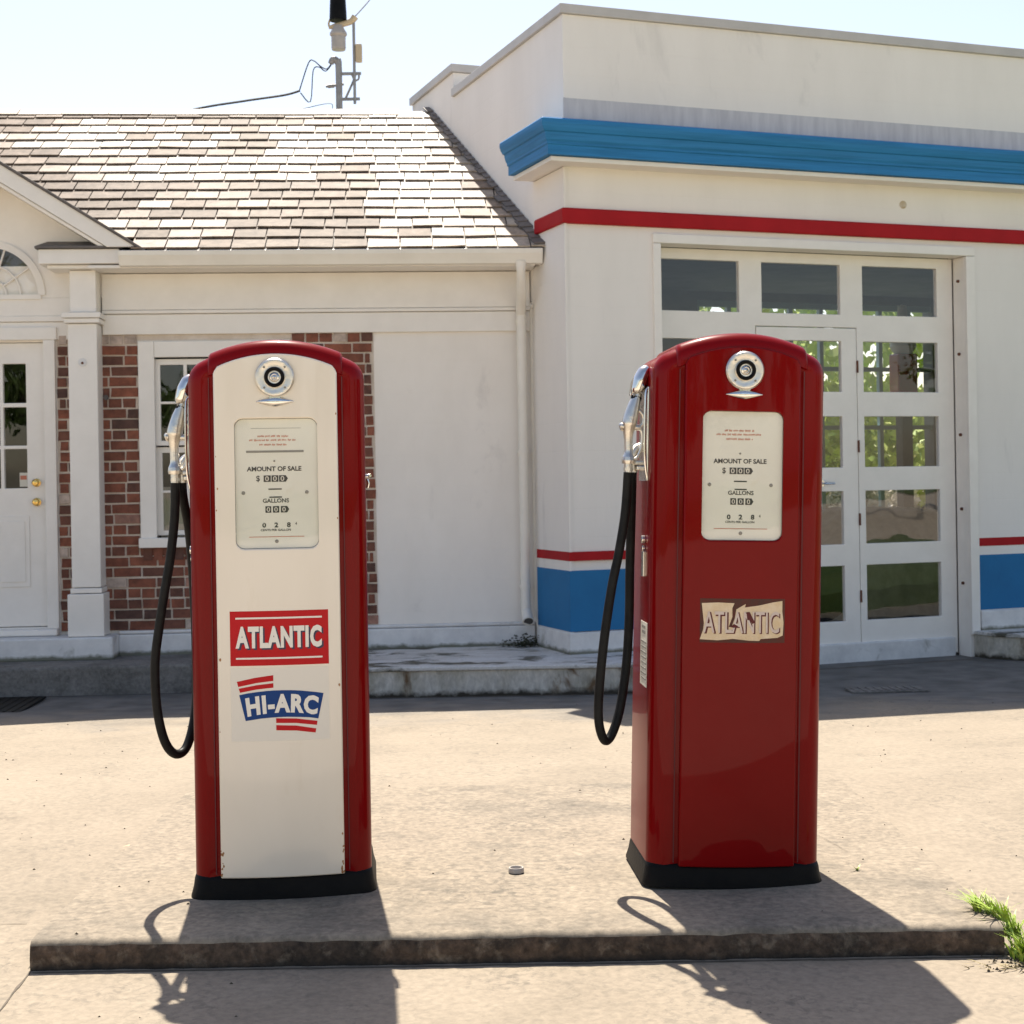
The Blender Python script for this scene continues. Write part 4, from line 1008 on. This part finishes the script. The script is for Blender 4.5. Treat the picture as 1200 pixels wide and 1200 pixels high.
        for bar in ([(470, 628), (552, 611), (638, 600), (638, 627), (560, 635), (476, 652)], [(478, 660), (560, 645), (638, 637), (638, 658), (560, 665), (484, 679)],
                    [(648, 800), (740, 804), (838, 819), (835, 838), (740, 825), (648, 822)], [(648, 832), (740, 837), (832, 854), (828, 873), (740, 860), (648, 856)]):
            decal('red_bar', poly_mb([(PX(a), PZ(b)) for a, b in bar]), M['signred'], pap, .0009)
        tm = text_mb('HI-ARC', PX(512), PX(842), PZ(785), PZ(697), .05, sp=1.13)
        cxm = (PX(512) + PX(842)) / 2
        tm.v = [(x - (z - PZ(740)) * .0 + (x - cxm) * (z - PZ(740)) * 1.2, 0, z + .008 - 1.0 * (x - cxm) ** 2 - .002) for x, _, z in tm.v]
        decal('lettering', tm, M['signwhite'], pap, .0014, False)
    else:
        PX = lambda px: (px / 10.9 + 815 - 869.5) / 404; PZ = lambda py: (1046 - (700 + py / 10.9)) / 404
        res = decal('sticker_residue', rect_mb(PX(70), PX(1165), PZ(640), PZ(80)), M['residue'], p, .0004)
        o_ = [(90, 140), (300, 130), (505, 137), (478, 200), (480, 310), (435, 440), (470, 440), (510, 330), (530, 215), (650, 145), (640, 190), (820, 165), (1000, 125), (1130, 105), (1130, 240), (1148, 380), (1140, 545), (1070, 575), (850, 590), (830, 615), (700, 612), (490, 590), (300, 610), (70, 600), (110, 480), (120, 400)]
        tp = decal('torn_sign', poly_mb([(PX(a), PZ(b)) for a, b in o_]), M['torn'], p, .0010)
        decal('letter_shadow', text_mb('ATLANTIC', PX(125), PX(1105), PZ(530), PZ(250), .022), M['tornred'], tp, .0016, False)
        decal('lettering', text_mb('ATLANTIC', PX(110), PX(1090), PZ(518), PZ(240), .008), M['tornpink'], tp, .0022, False)
        for q in ([(660, 250), (700, 245), (770, 380), (740, 400), (700, 350), (670, 350)], [(455, 440), (500, 400), (560, 430), (500, 450)]):
            decal('tear', poly_mb([(PX(a), PZ(b)) for a, b in q]), M['tornred'], tp, .0026)
        # label on the left side
        mb = MB(); mb.box(-HW - .0012, -HW + .001, -.11, .01, .565, .755); lb = mb.build('side_label', M['digit'], t)
        mb = MB()
        for i in range(11):
            if i in (2,): continue
            zz = .745 - i * .0155; h_ = .009 if i < 2 else .005; mb.box(-HW - .0022, -HW - .0013, -.10 + (.02 if i < 2 else 0), .0 - (.02 if i < 2 else rnd.uniform(0, .02)), zz - h_, zz)
        mb.build('side_print', M['greyink'], lb)
    if white:
        for k in range(34):
            sx_ = rnd.choice((-1, 1)); x_ = sx_ * rnd.uniform(.168, .1755); z_ = .066 + abs(rnd.gauss(0, .05)) if k < 26 else rnd.uniform(.1, 1.4)
            r_ = rnd.uniform(.0012, .0038); pts = [(x_ + r_ * rnd.uniform(.5, 1.1) * math.cos(a_), z_ + 1.6 * r_ * rnd.uniform(.5, 1.2) * math.sin(a_)) for a_ in (0, .9, 1.8, 2.7, 3.6, 4.5, 5.4)]
            decal('rust_chip', poly_mb(pts), M['rustchip'], p, .0005, False)
        yg = dy - .0080
        for (a_, b_, c_, d_, w_) in ((.0, .83, .36, .745, .0012), (.0, .885, .45, .78, .0016), (.05, .71, .24, .645, .0009), (.55, .66, .98, .55, .0008)):
            flat_print('glass_streak', [poly_mb([(X(a_), Z(b_)), (X(c_), Z(d_)), (X(c_), Z(d_) + w_ * .3), (X(a_), Z(b_) + w_)])], M['dial'], d, yg)  # thin pale diagonal streaks over the dial glass
    # --- nozzle side
    ny = -.035; sx = -HW
    mb = MB(); mb.box(sx - .006, sx + .002, ny - .055, ny + .10, 1.175, 1.455)
    bt = mb.build('nozzle_boot', M['chrome'], t, bevel=.003)
    mb = MB(); mb.tube([(sx - .003, ny - .05, 1.18), (sx - .012, ny - .055, 1.25), (sx - .012, ny - .055, 1.42), (sx - .004, ny - .05, 1.45)], .004, 8, 4); mb.build('boot_rim', M['chrome'], bt, smooth=True)
    mb = MB(); mb.tube([(sx + .004, ny + .0, 1.512), (sx - .008, ny, 1.500), (sx - .020, ny, 1.475), (sx - .030, ny, 1.445), (sx - .031, ny, 1.436)], [.014, .022, .024, .020, .014], 16, 5, flat=1.4)
    mb.build('spout_hood', M['chrome'], bt, smooth=True)
    mb = MB(); mb.tube([(sx + .004, ny + .062, 1.505), (sx - .010, ny + .062, 1.492), (sx - .022, ny + .062, 1.465), (sx - .031, ny + .062, 1.430)], [.012, .018, .019, .013], 16, 5, flat=1.3)
    mb.build('spout_hood', M['chrome'], bt, smooth=True)
    mb = MB(); mb.box(sx - .034, sx, ny - .0, ny + .028, 1.222, 1.236); mb.box(sx - .028, sx - .001, ny - .004, ny + .03, 1.206, 1.221); mb.build('hook_bracket', M['alu'], bt, bevel=.004)
    mb = MB()
    mb.tube([(sx - .053, ny, 1.226), (sx - .053, ny, 1.236), (sx - .053, ny, 1.246), (sx - .053, ny, 1.262), (sx - .054, ny, 1.30), (sx - .054, ny, 1.325), (sx - .052, ny, 1.345), (sx - .047, ny, 1.368), (sx - .040, ny, 1.395), (sx - .032, ny, 1.42), (sx - .026, ny, 1.442)],
            [.019, .0205, .019, .0135, .0130, .0175, .0235, .0225, .0195, .0155, .0135], 18, 4, flat=1.1)
    mb.cyl((sx - .050, ny, 1.342), (sx - .074, ny, 1.336), .0135, .012, 16); mb.cyl((sx - .074, ny, 1.336), (sx - .080, ny, 1.334), .015, .010, 16)
    mb.cyl((sx - .045, ny, 1.335), (sx - .018, ny, 1.334), .010, .009, 14)
    nz = mb.build('nozzle', M['alu'], t, smooth=True, angle=45)
    mb = MB(); mb.cyl((sx - .053, ny, 1.226), (sx - .053, ny, 1.196), .0128, n=16); mb.cyl((sx - .053, ny, 1.205), (sx - .053, ny, 1.214), .0145, n=6); mb.build('swivel', M['alu'], nz, smooth=True)
    mb = MB(); mb.cyl((sx - .0335, ny, 1.4165), (sx - .030, ny, 1.4275), .0165, .0165, 18); mb.build('seal_ring', M['black'], nz)
    mb = MB(); mb.tube([(sx - .034, ny - .004, 1.41), (sx - .040, ny - .012, 1.432), (sx - .026, ny - .018, 1.44), (sx - .012, ny - .018, 1.43), (sx - .008, ny - .012, 1.405), (sx - .018, ny - .004, 1.395)], .0028, 8, 5); mb.build('wire_guard', M['mast'], nz, smooth=True)
    mb = MB(); mb.tube([(sx - .040, ny, 1.39), (sx - .022, ny - .002, 1.385), (sx - .010, ny - .002, 1.368), (sx - .012, ny - .002, 1.345), (sx - .026, ny, 1.334)], .0055, 10, 5)
    mb.tube([(sx - .018, ny, 1.333), (sx - .012, ny, 1.31), (sx - .016, ny, 1.27), (sx - .028, ny, 1.243), (sx - .044, ny, 1.238)], .0048, 10, 5); mb.build('lever', M['alu'], nz, smooth=True)
    # hose
    if white:
        hp = [(.053, 1.20, -.035), (.056, 1.10, -.035), (.070, .98, -.037), (.088, .88, -.04), (.108, .76, -.04), (.120, .66, -.038), (.117, .53, -.03), (.098, .43, -.015), (.068, .387, .01), (.038, .41, .05), (.018, .52, .10), (.018, .70, .13), (.022, .90, .12), (.026, 1.05, .07), (.036, 1.16, .01), (.036, 1.215, -.005)]
    else:
        hp = [(.053, 1.20, -.035), (.060, 1.08, -.035), (.078, .96, -.04), (.098, .86, -.045), (.120, .70, -.05), (.133, .54, -.05), (.131, .45, -.045), (.112, .398, -.035), (.088, .415, -.02), (.062, .49, .0), (.042, .62, .02), (.034, .76, .03), (.034, .90, .03), (.034, 1.04, .02), (.036, 1.14, .0), (.036, 1.215, -.005)]
    mb = MB(); mb.tube([(sx - a, c, b) for a, b, c in hp], .0138, 14, 8); mb.build('hose', M['hose'], t, smooth=True)
    mb = MB(); mb.cyl((sx - .036, -.005, 1.20), (sx - .036, -.005, 1.24), .0165, n=16); mb.tube([(sx - .036, -.005, 1.235), (sx - .034, -.005, 1.26), (sx - .018, .0, 1.275), (sx + .004, .0, 1.275)], .014, 12, 4); mb.build('hose_outlet', M['alu'], t, smooth=True)
    # small cast fitting and lock lower on the same side
    mb = MB(); mb.box(sx - .008, sx + .002, -.06, -.02, .89, .965); mb.cyl((sx, -.045, 1.0), (sx - .012, -.045, 1.0), .012, n=14); mb.cyl((sx, -.045, .975), (sx - .010, -.045, .975), .009, n=14); mb.build('lock_plate', M['chrome'], t, bevel=.002)
    # crank lever on the right side
    mb = MB(); mb.cyl((HW - .003, .02, 1.21), (HW + .012, .02, 1.21), .008, n=12); mb.tube([(HW + .010, .02, 1.21), (HW + .014, -.01, 1.212), (HW + .014, -.05, 1.212)], .004, 8, 3); mb.tube([(HW + .004, .02, 1.205), (HW + .009, .02, 1.19), (HW + .006, .02, 1.175)], .004, 8, 3)
    mb.build('side_latch', M['chrome'], t, smooth=True)
    return t
pump((-.697, 4.625, .212), R(5.5), 0, 'red gas pump with cream front panel carrying a red sign and a blue banner decal', True)
pump((.615, 4.65, .212), R(4), R(1.8), 'all red gas pump with a torn paper sign, right of the cream-fronted one', False)

# ================================================================== small things
mb = MB(); mb.lathe([(.030, 0), (.036, .002), (.036, .016), (.033, .020), (.028, .020), (.025, .012), (.022, .006), (0, .005)], (0, 0, 0), 'Z', 28)
o = mb.build('pipe_cap', M['globe'], smooth=True, angle=40); o.scale = (.66, .66, .8); o.location = (-.007, 4.66, .213)
tag(o, 'small round pale grey cap lying on the island between the two pumps', 'cap')
mb = MB(); mb.add([(-.03, 0, 0), (-.01, .008, .006), (.012, .006, .004), (.03, -.002, 0), (.008, -.010, .003), (-.012, -.008, .004)], [(0, 1, 5), (1, 2, 4, 5), (2, 3, 4)])
o = mb.build('dry_leaf', M['leaf']); o.location = (-1.31, 5.2, gz(0, 5.2) + .010)
tag(o, 'curled dry leaf on the pale concrete left of the cream-fronted pump', 'leaf')
for (cx_, cy_, hx_, hy_, rr, lab, mm_) in ((-3.50, 9.85, .40, .36, A, 'black door mat on the ground below the entrance step', 'black'), (2.40, 9.93, .25, .11, .05, 'dark flat drain cover in the paving before the garage door', 'greystep')):
    mb = MB(); mb.box(-hx_, hx_, -hy_, hy_, 0, .012)
    if mm_ == 'greystep':
        for i in range(9): mb.box(-hx_ + .03 + i * .05, -hx_ + .05 + i * .05, -hy_ + .02, hy_ - .02, .012, .017)
    else:
        for i in range(14): mb.box(-hx_ + .03 + i * .055, -hx_ + .045 + i * .055, -hy_ + .02, hy_ - .02, .012, .016)
    o = mb.build('door_mat' if mm_ == 'black' else 'drain_cover', M[mm_], bevel=.002); o.location = (cx_, cy_, gz(cx_, cy_) + .006); o.rotation_euler = (0, 0, rr)
    tag(o, lab, 'mat' if mm_ == 'black' else 'drain cover')
# weeds at the right end of the island
def blades(mbx, cx, cy, z, n, hgt, spread, lean=(0, 0), wdt=.0036):
    for i in range(n):
        a = rnd.uniform(0, 2 * math.pi); r = rnd.uniform(0, spread); bx_, by_ = cx + r * math.cos(a), cy + r * math.sin(a)
        h = hgt * rnd.uniform(.4, 1.1); a2 = rnd.uniform(0, 2 * math.pi); ln = h * rnd.uniform(.3, 1.1)
        dx, dy = math.cos(a2) * ln + lean[0] * h, math.sin(a2) * ln + lean[1] * h
        px_, py_ = -math.sin(a2), math.cos(a2); wd = wdt * rnd.uniform(.6, 1.3); vs = []
        for k in range(5):
            t_ = k / 4; c = Vector((bx_ + dx * t_ ** 1.4, by_ + dy * t_ ** 1.4, z + h * (t_ - .35 * t_ * t_))); w_ = wd * (1 - t_) ** .7 * (.5 + t_ * (1 - t_) * 2.4)
            vs += [(c.x - px_ * w_, c.y - py_ * w_, c.z), (c.x + px_ * w_, c.y + py_ * w_, c.z)]
        mbx.add(vs, [(2 * k, 2 * k + 1, 2 * k + 3, 2 * k + 2) for k in range(4)])
def weed(name, lab, spots, m_='blade', cat='weed'):
    mb = MB()
    for s_ in spots: blades(mb, *s_)
    tag(mb.build(name, M[m_]), lab, cat)
weed('grass_tuft', 'large green grass tuft growing at the right end of the island kerb', [(1.33, 4.02, .13, 150, .12, .05), (1.43, 4.01, .13, 110, .11, .06), (1.37, 3.96, .13, 90, .05, .08), (1.315, 4.10, .16, 60, .10, .03)])
weed('grass_sprig', 'bright green sprig leaning over the island edge, left of the large tuft', [(1.295, 4.10, .205, 44, .085, .024, (-.4, .1)), (1.275, 4.14, .207, 38, .08, .024, (-.5, .2)), (1.255, 4.18, .208, 38, .08, .024, (-.4, .2))])
mb = MB()
for i in range(420):
    x = 1.36 + rnd.gauss(0, .06); y = 3.995 + rnd.gauss(0, .035); z = .128; s_ = rnd.uniform(.002, .008)
    mb.add([(x - s_, y, z), (x + s_, y + s_ * .4, z), (x, y + s_, z), (x, y, z + s_ * 1.3)], [(0, 1, 3), (1, 2, 3), (2, 0, 3)])
tag(mb.build('soil', M['crack']), 'dark loose soil caught round the roots of the grass tuft', 'soil', kind='stuff')
weed('dry_grass', 'pale dry creeping grass lying on the paving in front of the large tuft', [(1.20, 3.95, .13, 14, .02, .05, (-1.6, -.2), .003), (1.27, 3.94, .13, 18, .025, .04, (-1.6, -.6), .003)], 'drygrass')
weed('seedling', 'single tiny green shoot on the paving behind the island kerb', [(1.02, 4.62, .212, 5, .03, .004, (0, 0), .003)])
weed('thin_weed', 'thin weed at the edge of the island above the grass tuft', [(1.305, 4.35, .18, 14, .05, .02, (-.2, 0), .003)])
# grit and crumbs on the paving: nobody could count it
mb = MB()
for i in range(210):
    x = rnd.uniform(-2.6, 3); y = rnd.uniform(3.4, 9.4); s_ = rnd.choice((.0025, .003, .004, .0055))
    z = .2125 if (X0 < x < X1 and Y0 + .04 < y < Y1) else gz(x, y)
    mb.add([(x - s_, y, z), (x + s_, y + s_ * .4, z), (x, y + s_, z), (x, y, z + s_)], [(0, 1, 3), (1, 2, 3), (2, 0, 3)])
tag(mb.build('grit', M['crack']), 'fine dark grit scattered over the concrete paving', 'grit', kind='stuff')

# ================================================================== mast, yard lamp and wires behind the roof
ms = empty('service_mast', (-1.575, 14.5, 3.6), 0, 'grey electrical service mast with curved head rising behind the slate roof', 'mast')
o0 = Vector((-1.575, 14.5, 3.6))
def rel(x, z, y=14.5): return (x - o0.x, y - o0.y, z - o0.z)
mb = MB(); mb.tube([rel(-1.575, 3.6), rel(-1.575, 4.4), rel(-1.570, 5.30), rel(-1.585, 5.39), rel(-1.625, 5.41), rel(-1.645, 5.37)], [.032, .032, .032, .033, .030, .026], 14, 4)
mb.build('pipe', M['mast'], ms, smooth=True)
mb = MB(); mb.box(*[v for p in ((-.20, .0),) for v in p], -.02, .02, 1.575, 1.605)
mb.v = []; mb.f = []; mb.mi = []; mb.val = []
mb.box(.0, .215, -.012, .012, 1.66, 1.685); mb.box(.0, .20, -.012, .012, 1.42, 1.445); mb.tube([(.06, 0, 1.43), (.14, 0, 1.60), (.16, 0, 1.66)], .011, 8, 2); mb.tube([(.13, 0, 1.66), (.155, 0, 1.61), (.19, 0, 1.62), (.195, 0, 1.67)], .010, 8, 4)
mb.build('bracket', M['mast'], ms)
mb = MB(); mb.cyl((-.12, 0, 1.555), (.05, 0, 1.575), .013, n=10); mb.cyl((-.10, 0, 1.557), (-.04, 0, 1.563), .02, n=10); mb.build('insulator', M['mast'], ms)
for pts in ([(-.065, 0, 1.77), (-.11, 0, 1.72), (-.17, 0, 1.75), (-.23, 0, 1.80), (-.28, 0, 1.78), (-.37, 0, 1.52)], [(-.065, 0, 1.76), (-.12, 0, 1.70), (-.18, 0, 1.74), (-.24, .02, 1.71), (-.27, .02, 1.42), (-.36, 0, 1.50)]):
    mb = MB(); mb.tube(pts, .006, 6, 4); mb.build('service_wire', M['wire'], ms, smooth=True)
yl = empty('yard_lamp', (-1.42, 14.47, 5.0), 0, 'outdoor lamp with black hood and ribbed grey globe on a thin pole behind the roof', 'lamp')
mb = MB(); mb.cyl((0, 0, -.02), (.0, 0, .80), .014, n=10); mb.build('pole', M['mast'], yl)
mb = MB(); mb.lathe([(0, 0), (.082, 0), (.082, .02), (.079, .10), (.074, .20), (.066, .205), (0, .21)], (-.145, 0, .765), 'Z', 24); mb.build('hood', M['black'], yl, smooth=True)
mb = MB(); mb.tube([(.015, 0, .80), (-.02, 0, .76), (-.09, 0, .735), (-.18, 0, .715), (-.235, 0, .70)], [.035, .030, .028, .024, .014], 10, 4); mb.tube([(-.225, 0, .70), (-.235, 0, .74), (-.215, 0, .79)], .010, 8, 3); mb.build('arm', M['tan'], yl, smooth=True)
mb = MB(); pr = [(0, .49), (.064, .49)] 
for i in range(9): pr += [(.066 + .004 * (i % 2), .50 + i * .014)]
pr += [(.082, .63), (.080, .65), (.055, .69), (.045, .72), (0, .72)]
mb.lathe(pr, (-.145, 0, 0), 'Z', 28); mb.build('globe', M['globe'], yl, smooth=True)
mb = MB(); mb.box(.015, .075, -.03, .03, .37, .54); mb.build('control_box', M['tan'], yl, bevel=.01)
def cable(name, lab, pts, r):
    mb = MB(); mb.tube(pts, r, 6, 6); tag(mb.build(name, M['wire'], smooth=True), lab, 'cable')
cable('overhead_cable', 'thick dark service cable sagging from the mast down past the left roof ridge', [(-1.94, 14.5, 5.12), (-2.10, 14.52, 5.085), (-2.5, 14.6, 5.055), (-3.05, 14.75, 5.01), (-4.2, 15.1, 4.84), (-9, 16.5, 4.5), (-18, 19, 5.0)], .011)
cable('overhead_cable', 'thin wire stretched low just above the roof ridge, left of the mast foot', [(-1.66, 14.7, 4.99), (-1.70, 14.7, 5.045), (-2.1, 14.8, 4.99), (-2.7, 15, 4.93), (-9, 17, 4.6)], .004)
cable('overhead_cable', 'thin wire rising to the upper right from the top of the yard lamp pole', [(-1.41, 14.47, 5.80), (-1.30, 14.6, 5.97), (-.6, 15.5, 7.1), (2, 18, 10)], .006)
mb = MB(); mb.cyl((0, 0, -.9), (0, 0, .0), .05, n=16); o = mb.build('vent_pipe', M['maroon'], smooth=True); mb2 = MB(); mb2.cyl((0, 0, 0), (0, 0, .03), .065, n=16); mb2.cyl((0, 0, .03), (0, 0, .12), .06, .04, 16); mb2.build('cap', M['maroon'], o)
o.location = (-4.42, 13.2, 4.72); tag(o, 'dark red vent pipe behind the roof ridge at the left edge', 'vent pipe')

# ================================================================== trees (behind the garage, behind the viewer and to the right)
def leaf_mesh(name, m_, n, rx, rz, size, seed, low=.12):
    r_ = random.Random(seed); mb = MB(); cl = [(Vector((r_.gauss(0, .42), r_.gauss(0, .42), r_.uniform(-.75, .8))), r_.uniform(.22, .45)) for _ in range(34)]
    for i in range(n):
        c, rad = r_.choice(cl); d = Vector((r_.gauss(0, 1), r_.gauss(0, 1), r_.gauss(0, 1))).normalized() * rad * r_.uniform(.55, 1.0)
        p = c + d; p = Vector((p.x * rx, p.y * rx, p.z * rz)); a = Vector((r_.gauss(0, 1), r_.gauss(0, 1), r_.gauss(0, .6))).normalized(); b = a.orthogonal().normalized()
        b.rotate(Matrix.Rotation(r_.uniform(0, 6.28), 3, a)); s_ = size * r_.uniform(.6, 1.3); c2 = a.cross(b)
        mb.add([p - b * s_, p + c2 * s_ * .5, p + b * s_, p - c2 * s_ * .5], [(0, 1, 2, 3)])
    me = bpy.data.meshes.new(name); me.from_pydata(mb.v, [], mb.f); me.materials.append(m_); return me
def trunk_mesh(h, r):
    mb = MB(); mb.tube([(0, 0, -.2), (.05, .03, h * .3), (-.04, 0, h * .7), (.06, 0, h)], [r * 1.3, r, r * .8, r * .4], 10, 3)
    for k in range(6):
        a = k * 1.05; z = h * (.5 + .07 * k); mb.tube([(0, 0, z), (math.cos(a) * h * .12, math.sin(a) * h * .12, z + h * .13), (math.cos(a) * h * .2, math.sin(a) * h * .2, z + h * .3)], [r * .5, r * .35, r * .12], 8, 2)
    me = bpy.data.meshes.new('trunk'); me.from_pydata(mb.v, [], mb.f); me.materials.append(M['bark']); return me
LM = leaf_mesh('crown', M['leafA'], 5200, 4.2, 3.4, .20, 5); TM = trunk_mesh(6.0, .24)
SM = leaf_mesh('foliage', M['leafB'], 4200, 1.5, 1.25, .085, 8); STM = trunk_mesh(1.3, .05)
def tree(x, y, s, lab, grp, small=False, rz=0):
    t = empty('garden_shrub' if small else 'shade_tree', (x, y, .1), rz, lab, 'shrub' if small else 'tree', grp); t.scale = (s, s, s)
    c = bpy.data.objects.new('foliage' if small else 'crown', SM if small else LM); C.objects.link(c); c.parent = t; c.location = (0, 0, 1.2 if small else 6.6)
    k = bpy.data.objects.new('stem' if small else 'trunk', STM if small else TM); C.objects.link(k); k.parent = t
for i, (x, y, s) in enumerate(((-26, -52, 1.0), (-14, -56, 1.25), (-3, -53, .95), (8, -55, 1.15), (20, -52, 1.05), (32, -48, 1.1))):
    tree(x, y, s, 'tall leafy shade tree across the road behind the viewer', 'shade trees across the road', rz=i * 1.3)
for i, (x, y, s) in enumerate(((34, 4, .6), (38, -8, .7), (36, 14, .6))):
    tree(x, y, s, 'leafy shade tree on the lawn to the right, mirrored in the garage glass', 'shade trees on the right lawn', rz=i * 2.1)
for i, (u, yl_, s) in enumerate(((5.2, 8.2, 1.0), (7.0, 8.6, 1.15), (8.9, 8.4, 1.0), (6.2, 10.5, 1.6), (9.6, 11, 1.7), (3.4, 10, 1.4))):
    p = GW(u, -yl_); tree(p.x, p.y, s, 'yellow-green shrub outside, seen through the garage windows', 'shrubs behind the garage', True, i * 1.7)
WF = leaf_mesh('blossom', mat('white_blossom', (.72, .68, .60), .7, (.60, .55, .45), 4), 3600, .66, .40, .055, 14)
for i, (u, yl_) in enumerate(((5.1, 7.2), (6.1, 7.4), (7.1, 7.3), (8.1, 7.5))):
    p = GW(u, -yl_); t = empty('flowering_shrub', (p.x, p.y, .05), i * 1.1, 'low white flowering bush outside, seen through the lower garage panes', 'shrub', 'white bushes behind the garage')
    for nm, me_, z_ in (('blossom', WF, .95), ('stem', STM, -.55)):
        c = bpy.data.objects.new(nm, me_); C.objects.link(c); c.parent = t; c.location = (0, 0, z_)
